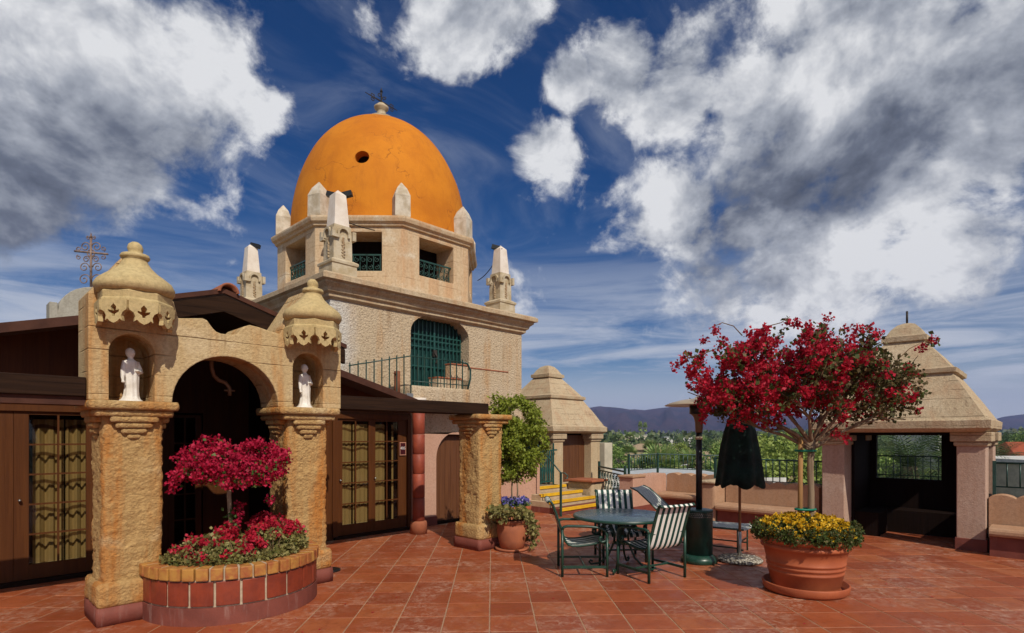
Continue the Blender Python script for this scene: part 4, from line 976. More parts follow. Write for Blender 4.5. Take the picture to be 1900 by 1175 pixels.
m = MB(); s0 = BP+UP*.56-LATV*.06; m.tube([s0, s0+UP*.6+LATV*.004, s0+UP*1.22+LATV*.01], .027, 9); stk = m.build('stake', 'stake'); tag(stk, 'pale wooden stake tied to the bougainvillea trunk', 'stake')
for z_ in (.94, 1.62):
    m = MB(); pts = [s0+UP*(z_-.56)+LATV*(.065+.115*math.cos(a))+FWD*.062*math.sin(a) for a in [2*math.pi*i/16 for i in range(17)]]; m.tube(pts, .014, 5); m.build('tie', 'tie_green', stk)
# clay pot with trailing plant, and the pot with the little ficus behind it
cp = thing('clay_pot', 'round-bellied clay pot with trailing leaves at the foot of the freestanding pillar', 'pot', (6.42, 6.20, 0))
m = MB(); m.lathe([(.22,0),(.26,.01),(.27,.04),(.25,.04),(.20,.03)], 32); m.build('dish', 'old_terracotta', cp)
m = MB(); m.lathe([(.17,.032),(.19,.04),(.215,.16),(.24,.30),(.235,.38),(.215,.42),(.245,.435),(.25,.47),(.235,.48),(.20,.47),(.19,.40)], 36); m.build('pot_body', 'old_terracotta', cp); m = MB(); m.lathe([(.05,.3),(.205,.44),(.01,.45)], 20); m.build('soil', 'soil', cp)
tp = thing('trailing_plant', 'trailing green creeper spilling over the round-bellied clay pot', 'plant', (6.42,6.20,.47)); tp.location = (0,0,0)
cg = []; m = MB()
for k in range(46):
    a = random.uniform(0, 2*math.pi); c0 = Vector((6.42,6.20,.46)); dv = Vector((math.cos(a), math.sin(a), 0)); drop = random.uniform(-.12,.35) if random.random() < .7 else random.uniform(.3,.5)
    if dv.dot(LATV) > .3: drop += .08
    if dv.dot(FWD) < -.1 and dv.dot(LATV) < .55: drop = random.uniform(-.15, .02)
    pts = [c0+dv*.06, c0+dv*.17+UP*.15, c0+dv*.30+UP*(.12-drop*.3), c0+dv*(.33+random.uniform(0,.08))-UP*(drop-.06)]; pts[3].z = max(.05, pts[3].z)
    m.tube(pts, .0035, 4); cg += [tuple(pts[1]+(pts[2]-pts[1])*t) for t in (.1,.5,.9)]+[tuple(pts[2]+(pts[3]-pts[2])*t) for t in (.4,.9)]
m.build('stems', 'twig', tp); scatter('leaves', cg, 13, .055, .050, 'leaf_variegated', tp)
fp = thing('ficus_pot', 'terracotta pot with purple flowers standing behind the round-bellied clay pot', 'pot', (6.92, 6.62, 0))
m = MB(); m.lathe([(.19,0),(.20,.02),(.25,.50),(.275,.51),(.285,.60),(.265,.62),(.23,.61),(.22,.5)], 32); m.build('pot_body', 'terracotta_pot', fp); m = MB(); m.lathe([(.05,.4),(.24,.56),(.01,.58)], 20); m.build('soil', 'soil', fp)
pf_ = thing('purple_flowers', 'cluster of small purple and white flowers around the ficus stems', 'flowers', (6.92,6.62,.58)); pf_.location = (0,0,0)
cg = [(6.92+.26*math.sqrt(random.random())*math.cos(a), 6.62+.26*math.sqrt(random.random())*math.sin(a), .64+random.uniform(0,.10)) for a in [random.uniform(0,6.28) for _ in range(110)]]
scatter('blossom', cg, 9, .025, .034, 'flower_purple', pf_, .5); scatter('leaves', [(x, y, z_-.05) for x, y, z_ in cg], 9, .05, .04, 'leaf_green', pf_)
ft = thing('ficus_tree', 'bushy light green ficus in the pot beside the freestanding pillar', 'tree', (6.92,6.62,.58)); ft.location = (0,0,0)
m = MB(); ends = []; FC = Vector((6.92,6.62,0))
for k in range(4):
    a = k*1.6; b = FC+Vector((.05*math.cos(a), .05*math.sin(a), .56)); m.tube([b, b+UP*.3+Vector((.02*math.cos(a),.02*math.sin(a),0)), b+UP*.62], [.013,.011,.010], 6)
    branchy(m, b+UP*.60, Vector((.4*math.cos(a), .4*math.sin(a), 1)), .36, .010, 2, ends, .5, .15, .1, (3,3))
m.build('trunk', 'bark', ft); cl = [tuple(e_) for e_, d_ in ends]
for k in range(420):
    while True:
        l_, f_, z_ = random.uniform(-.52,.58), random.uniform(-.4,.4), random.uniform(1.02,2.45)
        wz = .50*math.sin(max(0, min(1, (z_-.95)/1.55))*math.pi)**.55
        if (l_/(wz*1.12))**2+(f_/(wz*.85))**2 < 1 and noise.noise(Vector((l_,f_,z_))*3.4) > -.18: break
    q = FC+LATV*(l_-.02)+FWD*f_+UP*z_; cl.append(tuple(q))
for l_, z_ in ((-.38,2.40),(-.33,2.46),(-.28,2.30),(-.40,2.28),(.05,2.42),(.12,2.38)): cl.append(tuple(FC+LATV*l_+UP*z_))
scatter('leaves', cl, 30, .085, .055, 'leaf_lime', ft, .30, -.25)
# ================================================================== PAVILIONS
def pav_roof(t, cx, cy, mat='pavilion_cement'):
    e = [(1.10,1.85),(1.15,1.86),(1.22,1.91),(1.225,2.03),(1.16,2.07),(.95,2.43),(.72,2.80),(.77,2.82),(.775,2.89),(.69,2.925),(.49,3.18),(.285,3.43),(.335,3.445),(.335,3.53),(.285,3.55),(.22,3.67),(.14,3.76),(.05,3.80),(.004,3.805)]
    m = MB(); m.squares(e, (cx, cy, 0), 1., 14, .016, 2.6); o = m.build('roof', mat, t); return o
rp = thing('open_pavilion', 'open stucco pavilion with stepped pyramid roof beside the flowering tree', 'pavilion'); PX, PY = 12.2, 1.95
ro = pav_roof(rp, PX, PY); m = MB(); m.tube([(PX,PY,3.78),(PX,PY,4.02)], .018, 6); m.build('rod', 'iron', ro)
def pcol(t, x0, x1, y0, y1, mat, z0=0., base=True):
    m = MB(); m.box(x0, x1, y0, y1, z0, 1.66); c = m.build('column', mat, t, .012)
    m = MB(); m.box(x0-.035, x1+.035, y0-.035, y1+.035, 1.63, 1.701); m.build('neck_moulding', 'pavilion_cement', c, .02)
    m = MB(); m.box(x0-.075, x1+.075, y0-.075, y1+.075, 1.702, 1.85); m.build('capital', 'pavilion_cement', c, .012)
    if base: m = MB(); m.box(x0-.018, x1+.018, y0-.018, y1+.018, z0, z0+.19); m.build('base', 'maroon_base', c, .006)
for x0 in (11.30, 12.68):
    for y0 in (.80, 2.73): pcol(rp, x0, x0+.46, y0, y0+.36, 'rosy_stucco')
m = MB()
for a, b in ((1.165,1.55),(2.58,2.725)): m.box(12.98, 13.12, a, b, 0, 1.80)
m.box(12.98, 13.12, 1.55, 2.58, 0, .97); m.build('back_wall', 'dark_wood_and_shade', rp)  # interior surfaces from here coloured near-black to stand for deep shade
m = MB(); m.box(11.77, 12.67, .82, .95, 0, .80); m.build('side_wall', 'dark_wood_and_shade', rp)
m = MB(); m.box(11.77, 12.975, 2.68, 2.725, 0, 1.86); m.build('side_wall', 'dark_wood_and_shade', rp)
m = MB(); m.box(11.32, 13.1, .82, 3.08, 1.80, 1.846); m.build('ceiling', 'dark_wood_and_shade', rp)
m = MB(); m.box(12.5, 12.97, 1.17, 2.72, 0, .42); m.box(11.77, 12.49, 2.30, 2.675, 0, .42); m.build('inner_bench', 'dark_wood_and_shade', rp, .01)
m = MB(); m.tube([(13.05,1.55,1.40),(13.05,2.58,1.40)], .012, 6); m.tube([(13.05,1.55,1.03),(13.05,2.58,1.03)], .010, 6)
for k in range(9): y = 1.6+.118*k; m.tube([(13.05,y,.97),(13.05,y,1.40)], .008, 5)
m.build('window_rail', 'dark_green_metal', rp)
sp_ = thing('stair_pavilion', 'small stucco pavilion with stepped pyramid roof and plank door above yellow steps', 'pavilion'); QX, QY = 12.42, 10.57
pav_roof(sp_, QX, QY); Z1 = .52
for x0, y0 in ((11.38,9.50),(13.06,9.50),(11.38,11.2),(13.06,11.2)): pcol(sp_, x0, x0+.42, y0, y0+.44, 'column_stucco', 0., False)
m = MB(); m.box(11.5, 13.4, 11.25, 11.45, 0, 1.85); m.box(13.15, 13.35, 9.94, 11.2, 0, 1.85); m.build('back_wall', 'column_stucco', sp_)
m = MB(); m.box(11.25, 13.55, 9.35, 11.7, 0, Z1); m.build('podium', 'step_cement', sp_)
for k in range(9):
    x = 11.80+1.26*k/9; m = MB(); m.box(x+.003, x+.137, 9.74, 9.78, Z1, 1.80); m.build('door_plank', 'door_plank', sp_)
m = MB(); m.box(11.80, 13.06, 9.79, 9.81, Z1, 1.85); m.build('door_back', 'dark_wood_and_shade', sp_); m = MB(); m.lathe([(.004,-.03),(.03,-.02),(.03,.02),(.004,.03)], 10, (12.05,9.72,1.12)); m.build('door_handle', 'iron', sp_)
# teal grille in the pavilion's left opening
m = MB(); m.box(11.44, 11.47, 9.95, 11.19, Z1, Z1+.06); m.box(11.44, 11.47, 9.95, 11.19, 1.62, 1.70); tg = m.build('grille', 'teal_paint', sp_)
for k in range(9):
    y = 9.97+1.2*k/8; m = MB(); m.box(11.447, 11.467, y-.045, y+.045, Z1, 1.66); m.build('slat', 'teal_paint', tg)
# steps with yellow nosings
stp = thing('yellow_steps', 'four pale cement steps with yellow painted nosings climbing to the small pavilion', 'steps')
for k, (y0, xa, xb) in enumerate(((8.05,9.93,11.75),(8.40,9.93,11.70),(8.76,10.05,11.65),(9.14,10.35,11.45))):
    z_ = .13*(k+1); m = MB(); m.box(xa, xb, y0, 9.52 if k < 3 else 10.3, z_-.13+(.0 if k == 0 else 0), z_); m.build('step', 'maroon_base' if k == 0 else 'step_cement', stp, .006)
    m = MB(); m.box(xa-.01, xb+.01, y0-.025, y0+.06, z_+.0005, z_+.022); m.box(xa-.01, xb+.01, y0-.025, y0-.001, z_-.045, z_+.0004); m.build('nosing', 'yellow_paint', stp, .005)
m = MB(); m.rough(11.78, 12.35, 8.55, 9.33, 0, .60, .06, .008, 7, .015, 44); m.build('cheek_wall', 'column_stucco', stp); m = MB(); m.box(11.70, 12.42, 8.48, 9.34, .602, .655); m.build('cheek_coping', 'old_terracotta', stp, .01)
hr = thing('stair_handrail', 'green iron handrail with a curled end beside the yellow steps', 'railing')
m = MB(); m.box(9.76, 9.80, 7.92, 7.96, 0, .98); m.build('post', 'dark_green_metal', hr)
m = MB(); m.tube([(9.78,7.94,.97),(10.25,9.1,1.62)], .018, 6); m.tube([(9.78,7.94,.97),(9.83,7.86,.96),(9.88,7.82,.90),(9.86,7.82,.84),(9.82,7.84,.85)], .014, 6); m.build('rail', 'dark_green_metal', hr)
sg = thing('stair_gate', 'small teal iron gate at the top of the yellow steps', 'gate')
m = MB(); m.box(10.76, 10.79, 9.385, 9.415, .56, 1.55); m.box(11.26, 11.29, 9.385, 9.415, .53, 1.60); m.box(10.79, 11.26, 9.39, 9.41, .60, .635); m.box(10.79, 11.26, 9.39, 9.41, 1.40, 1.435); m.box(11.29, 11.42, 9.39, 9.41, 1.40, 1.44); m.build('frame', 'teal_paint', sg)
for k in range(5):
    x = 10.85+.088*k; m = MB(); m.prism([(x-.022,.636),(x+.022,.636),(x+.022,.78),(x+.036,.90),(x+.022,1.02),(x+.022,1.399),(x-.022,1.399),(x-.022,1.02),(x-.036,.90),(x-.022,.78)], 9.394, 9.406, 'y'); m.build('slat', 'teal_paint', sg)
m = MB(); m.box(13.72, 14.12, 9.5, 10.2, 0, 1.58); tag(m.build('cream_wall', 'house_cream', None, .01), 'plain cream wall end standing just behind the small pavilion', 'wall')
# pink garden wall between the tower and the steps
m = MB(); m.box(9.715, 10.36, 9.06, 9.30, 0, 1.30); gw = m.build('garden_wall', 'pink_stucco', None, .01); tag(gw, 'short pink stucco wall between the tower and the yellow steps', 'wall')
m = MB(); m.box(9.715, 10.37, 9.03, 9.058, 0, .15); m.build('skirting', 'maroon_base', gw)
# ================================================================== PARAPETS WITH BENCHES
def scallop(x0, x1, z, n, r=.055, flat=0.):
    out = []; w = (x1-x0)/n
    for k in range(n):
        for i in range(9):
            t = i/8; out.append((x0+w*(k+t), z+r*(math.sin(math.pi*t)**.7)))
    return out
def parapet(name, lab, axis, a0, a1, b0, b1, z, n, mat, base_side):
    """wall along axis between a0..a1, thickness b0..b1, scalloped top"""
    t = thing(name, lab, 'wall'); sc2 = scallop(a0, a1, z, n); sc2[0] = (a0, z); sc2[-1] = (a1, z)
    m = MB(); m.prism([(a0,0),(a1,0)]+list(reversed(sc2)), b0, b1, 'y' if axis == 'x' else 'x'); m.build('wall', mat, t, .006)
    e = .018; m = MB()
    if axis == 'x': m.box(a0-.01, a1-.002, b0-e, b0-.001, 0, .17)
    else: m.box(b0-e, b0-.001, a0+.002, a1-.002, 0, .17)
    m.build('skirting', 'maroon_base', t); return t
pa = parapet('parapet_wall', 'sunlit pink scalloped parapet beside the ornate green railing', 'x', 11.16, 12.68, 6.95, 7.30, .82, 8, 'pink_stucco', 0)
m = MB(); m.box(11.10, 11.66, 6.92, 7.33, .83, .88); m.build('end_cap', 'tan_stucco', pa, .01); m = MB(); m.box(11.14, 11.60, 6.94, 7.31, 0, .83); m.build('end_pier', 'pink_stucco', pa, .008)
pb = parapet('parapet_wall', 'tan scalloped parapet with a short bench between the sunlit wall and square pier', 'y', 5.30, 6.94, 12.66, 12.95, .83, 5, 'tan_stucco', 0)
pc = parapet('parapet_wall', 'long tan scalloped parapet with bench between the square pier and open pavilion', 'y', 3.18, 4.94, 11.45, 11.75, .83, 6, 'tan_stucco', 0)
pd_ = parapet('parapet_wall', 'tan scalloped parapet on the far side of the open pavilion from the pier', 'y', -4.0, .78, 11.45, 11.75, .83, 15, 'tan_stucco', 0)
m = MB(); m.rough(11.0, 12.64, 4.96, 5.27, 0, .82, .06, .006, 5, .012, 12); pier = m.build('square_pier', 'tan_stucco'); tag(pier, 'square tan stucco pier with a flat cap dividing the two benches', 'pier')
m = MB(); m.rough(10.95, 12.65, 4.92, 5.31, .822, .88, .06, .006, 6, .015, 15); m.build('cap', 'pavilion_cement', pier)
def bench(name, lab, y0, y1, xb, xf):
    t = thing(name, lab, 'bench'); m = MB()
    prof = [(xb,.30),(xf+.06,.30),(xf+.015,.315),(xf,.345),(xf,.385),(xf+.015,.415),(xf+.06,.43),(xb,.43)]
    m.prism([(a, b) for a, b in prof], y0, y1, 'y'); m.build('seat', 'tan_stucco', t)
    m = MB(); m.box(xf+.10, xb-.002, y0+.002, y1-.002, 0, .30); m.build('base', 'maroon_base', t); return t
bench('bench', 'stucco bench in the recess between the sunlit wall and the pier', 5.32, 6.92, 12.64, 12.12)
bench('bench', 'long stucco bench between the square pier and the open pavilion', 3.20, 4.92, 11.43, 10.92)
bench('bench', 'stucco bench running on beyond the open pavilion away from the pier', -3.9, .74, 11.43, 10.92)
# ---- railings
def railing(lab, pts, zt, zb, gap, mat='dark_green_metal', r=.011, z0=None):
    t = thing('railing', lab, 'railing'); segs = list(zip(pts[:-1], pts[1:]))
    m = MB(); m.tube([(x, y, zt) for x, y in pts], .016, 6); m.build('top_rail', mat, t); m = MB(); m.tube([(x, y, zb) for x, y in pts], .012, 6); m.build('bottom_rail', mat, t)
    bm = MB(); bm.tube([(0,0,zb),(0,0,zt)], r, 5); bme = bm.mesh('baluster'); pm2 = MB(); pm2.box(-.022,.022,-.022,.022,(z0 if z0 is not None else zb-.35),zt+.03); pme = pm2.mesh('post')
    for k, (x, y) in enumerate(pts): put('post', pme, mat, t, (x, y, 0))
    for (ax, ay), (bx_, by) in segs:
        L_ = math.hypot(bx_-ax, by-ay); n = max(1, int(L_/gap))
        for i in range(1, n): put('baluster', bme, mat, t, (ax+(bx_-ax)*i/n, ay+(by-ay)*i/n, 0))
    return t
railing('green iron railing above the sunlit scalloped wall and its corner', [(11.72,7.42),(13.08,7.42),(13.08,5.42)], 1.32, .96, .115)
railing('dark green iron railing behind the long bench beside the closed umbrella', [(11.90,5.36),(11.90,3.22)], 1.30, .86, .13)
railing('dark green iron railing beyond the open pavilion above the scalloped wall', [(11.90,.74),(11.90,-3.9)], 1.36, .98, .15)
sr = thing('scroll_railing', 'ornate green wrought iron railing full of scrolls beside the small pavilion', 'railing')
a_, b_ = Vector((12.95,9.15,0)), Vector((11.45,7.35,0)); dv = (b_-a_); L_ = dv.length; dv.normalize()
m = MB(); m.bar(a_+UP*.94, b_+UP*.94, .05, .04); m.build('top_rail', 'dark_green_metal', sr); m = MB(); m.bar(a_+UP*.84, b_+UP*.84, .03, .03); m.bar(a_+UP*.10, b_+UP*.10, .03, .03); m.build('mid_rail', 'dark_green_metal', sr)
for k in range(9):
    p = a_+dv*(.12+k*(L_-.24)/8); m = MB(); m.tube([p+UP*.10, p+UP*.84], .012, 5)
    for zc, s, r_ in ((.22,1,.075),(.40,-1,.075),(.58,1,.075),(.74,-1,.07)): spiral(m, p+dv*s*.075+UP*zc, r_, 1.3, 14, .015, dv*s, UP*(1 if k % 2 else -1), .010)
    m.build('scroll_bar', 'dark_green_metal', sr)
for p in (a_, b_): m = MB(); m.box(p.x-.025, p.x+.025, p.y-.025, p.y+.025, 0, 1.08); m.build('post', 'dark_green_metal', sr)
# ================================================================== FURNITURE
tb_ = thing('patio_table', 'round dark green patio table with scrolled iron legs', 'table', (*lat(1.48, 7.66), 0))
m = MB(); m.lathe([(.60,.700),(.635,.702),(.642,.712),(.640,.726),(.625,.730),(.02,.731)], 64); m.build('table_top', 'table_top', tb_); m = MB(); m.lathe([(.645,.688),(.650,.694),(.650,.718),(.643,.722),(.632,.69)], 64); m.build('rim', 'green_metal', tb_)
lm = MB(); pts = [(.10,0,.36),(.12,0,.30),(.18,0,.16),(.30,0,.05),(.42,0,.02),(.45,0,.05),(.43,0,.075),(.40,0,.06)]; lm.tube(pts, .015, 6); lm.tube([(.10,0,.36),(.09,0,.46),(.14,0,.58),(.26,0,.66),(.46,0,.70)], .015, 6)
spiral(lm, (.19,0,.55), .05, 1.4, 14, .012, Vector((1,0,0)), UP, .009, 2.4); lme = lm.mesh('leg')
for k in range(4): put('leg', lme, 'green_metal', tb_, (0,0,0), R(20+90*k))
m = MB(); m.lathe([(.085,.33),(.115,.335),(.115,.355),(.085,.36)], 20); m.lathe([(.01,.345),(.03,.345),(.03,.70),(.01,.70)], 12); m.build('hub', 'green_metal', tb_)
def chair_parts(t):
    hw = .27
    rail = [(-.46,.935),(-.44,.955),(-.41,.95),(-.385,.91),(-.345,.80),(-.30,.66),(-.255,.52),(-.225,.44),(-.19,.40),(-.14,.385),(-.05,.385),(.08,.40),(.20,.425),(.27,.43),(.31,.415),(.335,.38)]
    for s in (-1, 1):
        m = MB(); m.tube([(x, s*hw, z) for x, z in rail], .016, 6); m.build('sling_rail', 'green_metal', t)
        f = MB(); y = s*(hw+.035)
        f.tube([(.30,y,0),(.30,y,.50)], .018, 6); f.build('leg', 'green_metal', t)
        f = MB(); f.tube([(-.27,y,0),(-.27,y,.60)], .019, 6); f.build('leg', 'green_metal', t)
        f = MB(); f.tube([(-.27,y,.60),(-.25,y,.635),(-.20,y,.645),(.05,y,.64),(.20,y,.625),(.28,y,.585),(.30,y,.52),(.29,y,.46),(.24,y,.44),(.20,y,.46),(.205,y,.50),(.235,y,.505)], .019, 6); f.build('arm', 'green_metal', t)
        f = MB(); f.bar((-.27,y,.125), (.30,y,.125), .024, .030); f.build('runner', 'green_metal', t)
    m = MB(); m.bar((.02,-hw-.035,.125), (.02,hw+.035,.125), .018, .022); m.build('stretcher', 'green_metal', t)
    m = MB(); m.bar((-.272,-hw-.03,.60), (-.272,hw+.03,.60), .022, .026); m.build('cross_bar', 'green_metal', t)
    m = MB(); m.bar((.27,-hw-.03,.40), (.27,hw+.03,.40), .018, .02); m.build('cross_bar', 'green_metal', t)
    ns = 14; v = []; sm = []
    P = []
    for i in range(len(rail)-1):
        for j in range(3): P.append((rail[i][0]+(rail[i+1][0]-rail[i][0])*j/3, rail[i][1]+(rail[i+1][1]-rail[i][1])*j/3))
    P.append(rail[-1])
    for (x, z) in P:
        for k in range(ns+1):
            u = -1+2*k/ns; sag = (1-u*u)*.022; v.append((x+(-.6*sag if z > .45 else 0), u*hw, z-(sag if z <= .45 else 0)))
    n1 = ns+1; f = [(i*n1+k, i*n1+k+1, (i+1)*n1+k+1, (i+1)*n1+k) for i in range(len(P)-1) for k in range(ns)]
    m = MB(); m.add(v, f, True); o = m.build('sling', 'sling_stripes', t); s_ = o.modifiers.new('th', 'SOLIDIFY'); s_.thickness = .005
ch0 = thing('sling_chair', 'striped sling chair seen side-on, facing the table from the pillar side', 'chair', (*lat(.91, 7.50), 0), R(-46), 'striped chairs round the table'); chair_parts(ch0)
ch1 = copy_tree(ch0); ch1.location = (*lat(1.79, 7.25), 0); ch1.rotation_euler[2] = R(74); ch1['label'] = 'striped sling chair turned away, its cream and brown striped back beside the heater'
ch2 = copy_tree(ch0); ch2.location = (*lat(1.58, 8.30), 0); ch2.rotation_euler[2] = R(224+3); ch2['label'] = 'striped sling chair behind the table, its sunlit back in front of the ornate railing'
# lounger
lg = thing('sun_lounger', 'striped sling lounger with raised head end behind the patio heater', 'lounger', (*lat(2.85, 9.12), 0), R(-46-36))
lg.scale = (.87, .92, 1.0)
for s in (-1, 1):
    m = MB(); y = s*.31; m.tube([(-.62,y,.40),(1.05,y,.40)], .016, 6); m.build('side_rail', 'green_metal', lg)
    for x in (-.45, .95): m = MB(); m.tube([(x,y,0),(x,y,.40)], .015, 6); m.build('leg', 'green_metal', lg)
    m = MB(); m.bar((-.45,y,.12), (.95,y,.12), .016, .02); m.build('runner', 'green_metal', lg)
    m = MB(); m.tube([(-.28,y*.96,.42),(-.60,y*.96,.68),(-.88,y*.96,.88),(-1.02,y*.96,.93)], .013, 6); m.build('back_rail', 'green_metal', lg)
for x in (.95,-.45): m = MB(); m.bar((x,-.31,.20), (x,.31,.20), .018, .02); m.build('cross_bar', 'green_metal', lg)
def strip(path, hw):
    v = []; 
    for x, z in path:
        for k in range(13): u = -1+2*k/12; v.append((x, u*hw, z-(1-u*u)*.015))
    m = MB(); m.add(v, [(i*13+k, i*13+k+1, (i+1)*13+k+1, (i+1)*13+k) for i in range(len(path)-1) for k in range(12)], True); return m
for nm, path in (('seat_sling', [(-.26,.415),(.2,.40),(.6,.405),(1.0,.415),(1.06,.39)]), ('back_sling', [(-.28,.43),(-.45,.565),(-.62,.70),(-.78,.815),(-.92,.90),(-1.03,.935)])):
    o = strip(path, .30).build(nm, 'lounger_stripes', lg); s_ = o.modifiers.new('th', 'SOLIDIFY'); s_.thickness = .006
# patio heater
ht = thing('patio_heater', 'tall green patio heater with a wide metal reflector', 'heater', (*lat(2.66, 8.05), 0))
m = MB(); m.lathe([(.235,0),(.250,.01),(.252,.05),(.235,.085),(.205,.105),(.19,.12)], 40); m.build('base', 'green_metal', ht)
m = MB(); m.lathe([(.185,.105),(.185,.72),(.19,.725),(.19,.745),(.175,.75),(.02,.755)], 40); m.build('tank_housing', 'dark_green_metal', ht)
# perforated band and vents of the housing
m = MB()
for k in range(40):
    a = 2*math.pi*k/40
    for j in range(3): c_ = Vector((.187*math.cos(a+.07*(j % 2)), .187*math.sin(a+.07*(j % 2)), .655+.024*j)); t1 = Vector((-math.sin(a), math.cos(a), 0)); m.bar(c_-t1*.007, c_+t1*.007, .008, .010)
m.build('vent_band', 'steel', ht)
m = MB(); m.tube([(0,0,.75),(0,0,1.84)], .043, 16); m.build('pole', 'black_metal', ht); m = MB(); m.lathe([(.050,1.74),(.050,1.78)], 16); m.build('pole_label', 'reflector', ht)
m = MB(); m.lathe([(.048,1.84),(.05,1.86),(.055,1.98),(.075,2.06),(.105,2.09),(.11,2.10)], 24); m.build('burner_cone', 'heater_brown', ht)
m = MB(); m.lathe([(.11,2.10),(.13,2.105),(.13,2.225),(.10,2.23)], 24); m.build('burner_mesh', 'black_metal', ht)
m = MB(); m.lathe([(.465,2.225),(.472,2.222),(.474,2.228),(.40,2.262),(.25,2.30),(.06,2.325),(.05,2.345),(.01,2.35)], 48); m.build('reflector', 'reflector', ht)
# closed umbrella
um = thing('closed_umbrella', 'closed dark green patio umbrella on a brown pole', 'umbrella', (*lat(3.26, 8.10), 0))
m = MB(); m.tube([(0,0,.05),(0,0,.42)], .026, 10); m.build('stand_tube', 'steel', um); m = MB(); m.tube([(0,0,.40),(0,0,2.32)], .019, 10); m.build('pole', 'umbrella_pole', um)
m = MB(); m.tube([(.0,-.05,.16),(0,-.02,.16)], .014, 6); m.build('stand_screw', 'iron', um)
n = 48; v = []; lev = [(2.30,.03),(2.22,.06),(2.12,.12),(2.0,.165),(1.85,.205),(1.65,.240),(1.45,.268),(1.28,.292),(1.12,.315)]
for j, (z_, r_) in enumerate(lev):
    for i in range(n):
        a = 2*math.pi*i/n; fld = 1+.085*math.cos(a*6+.2*j)*min(1, j/4)+.06*noise.noise(Vector((math.cos(a)*2, math.sin(a)*2, z_*3))); zz = z_-(.07*(.5+.5*math.cos(a*6+2.6)) if j == len(lev)-1 else 0)
        v.append((r_*fld*math.cos(a), r_*fld*math.sin(a), zz))
m = MB(); m.add(v, [(j*n+(i+1) % n, j*n+i, (j+1)*n+i, (j+1)*n+(i+1) % n) for j in range(len(lev)-1) for i in range(n)], True); o = m.build('canopy', 'umbrella_cloth', um); s_ = o.modifiers.new('th', 'SOLIDIFY'); s_.thickness = .004
ub = MB(); ub.lathe([(.28,0),(.305,.012),(.31,.03),(.28,.055),(.16,.075),(.05,.08)], 48); ub.v = [(x, y, z_+(.010*noise.noise(Vector((x*22,y*22,3))) if z_ > .02 else 0)) for x, y, z_ in ub.v]; ub.build('stand_base', 'pebble_concrete', um)
peb = MB()
for k in range(150):
    a = random.uniform(0, 6.283); r_ = .27*math.sqrt(random.random()); h = .04+.035*(1-r_/.3); s = random.uniform(.014,.026); peb.lathe([(.002,-s*.5),(s*.8,-s*.2),(s,.05*s),(s*.6,s*.45),(.002,s*.55)], 7, (r_*math.cos(a), r_*math.sin(a), h), True, random.uniform(.8,1.3), random.uniform(.7,1.0), random.uniform(0,3))
stuff(peb.build('pebbles', 'pebble_concrete', um))
# floor grate / low black dish by the archway pillar
m = MB(); m.lathe([(.10,0),(.13,.006),(.14,.02),(.12,.028),(.02,.03)], 24); dsh = m.build('floor_lamp', 'black_metal'); dsh.location = (3.72, 6.95, 0); tag(dsh, 'small round black floor light behind the archway pillar', 'light')
# fallen petals
m = MB()
for k in range(36):
    if k < 14: p = BP+LATV*random.uniform(-1.3,1.3)+FWD*random.uniform(-1.3,.6)
    elif k < 30: p = PC+Vector((random.uniform(-1.2,1.3), random.uniform(-1.6,-.9), 0))
    else: p = Vector((random.uniform(3,10), random.uniform(2,6), 0))
    a = random.uniform(0,6.28); s = random.uniform(.012,.022); u = Vector((math.cos(a), math.sin(a), 0))*s; w_ = Vector((-math.sin(a), math.cos(a), 0))*s*.6
    p.z = .004; m.add([p-u, p+w_+UP*.004, p+u, p-w_+UP*.004], [(0,1,2,3)])
o = m.build('fallen_petals', 'bract_crimson'); stuff(o); tag(o, 'scattered fallen crimson petals on the terracotta tiles', 'petals')
# ================================================================== THE TOWN BEYOND
def interp(tab, x):
    for (a, va), (b, vb) in zip(tab[:-1], tab[1:]):
        if x <= b: t = max(0, (x-a)/(b-a)); t = t*t*(3-2*t)*.5+t*.5; return va+(vb-va)*t
    return tab[-1][1]
RIDGE = [(-62,60),(-25,110),(-5,140),(6,158),(8.8,181),(10.2,176),(11.6,163),(13.2,158),(14.2,168),(15.5,176),(18.4,184),(21.5,172),(24.5,150),(28,118),(31,88),(34,66),(38,60),(40,88),(41.2,122),(42.5,138),(45,128),(50,100),(62,90)]   # bearing, height of the skyline at 3.4 km
hv = []; hf = []; NB, NR = 260, 26
for i in range(NB):
    az = -62+124*i/(NB-1); hr = interp(RIDGE, az)+3.0*noise.noise(Vector((az*1.3,0,0)))+1.6*noise.noise(Vector((az*4.1,3,0)))
    for j in range(NR):
        t = j/(NR-1); D = 1700+2300*t; prof_ = (t/.74)**1.25 if t < .74 else max(0, 1-((t-.74)/.26)**2*.8)
        f = noise.fractal(Vector((az*.8, t*3.2, 2)), 1., 2., 6)*.34*math.sin(min(1, t/.74)*math.pi)
        x, y = lat(math.tan(R(az))*3400*(D/3400), D); hv.append((x, y, GZ-2+(hr-GZ)*max(0, prof_+f)))
for i in range(NB-1):
    for j in range(NR-1): hf.append((i*NR+j, (i+1)*NR+j, (i+1)*NR+j+1, i*NR+j+1))
m = MB(); m.add(hv, hf, True); struct(m.build('hills', 'hill_scrub'))
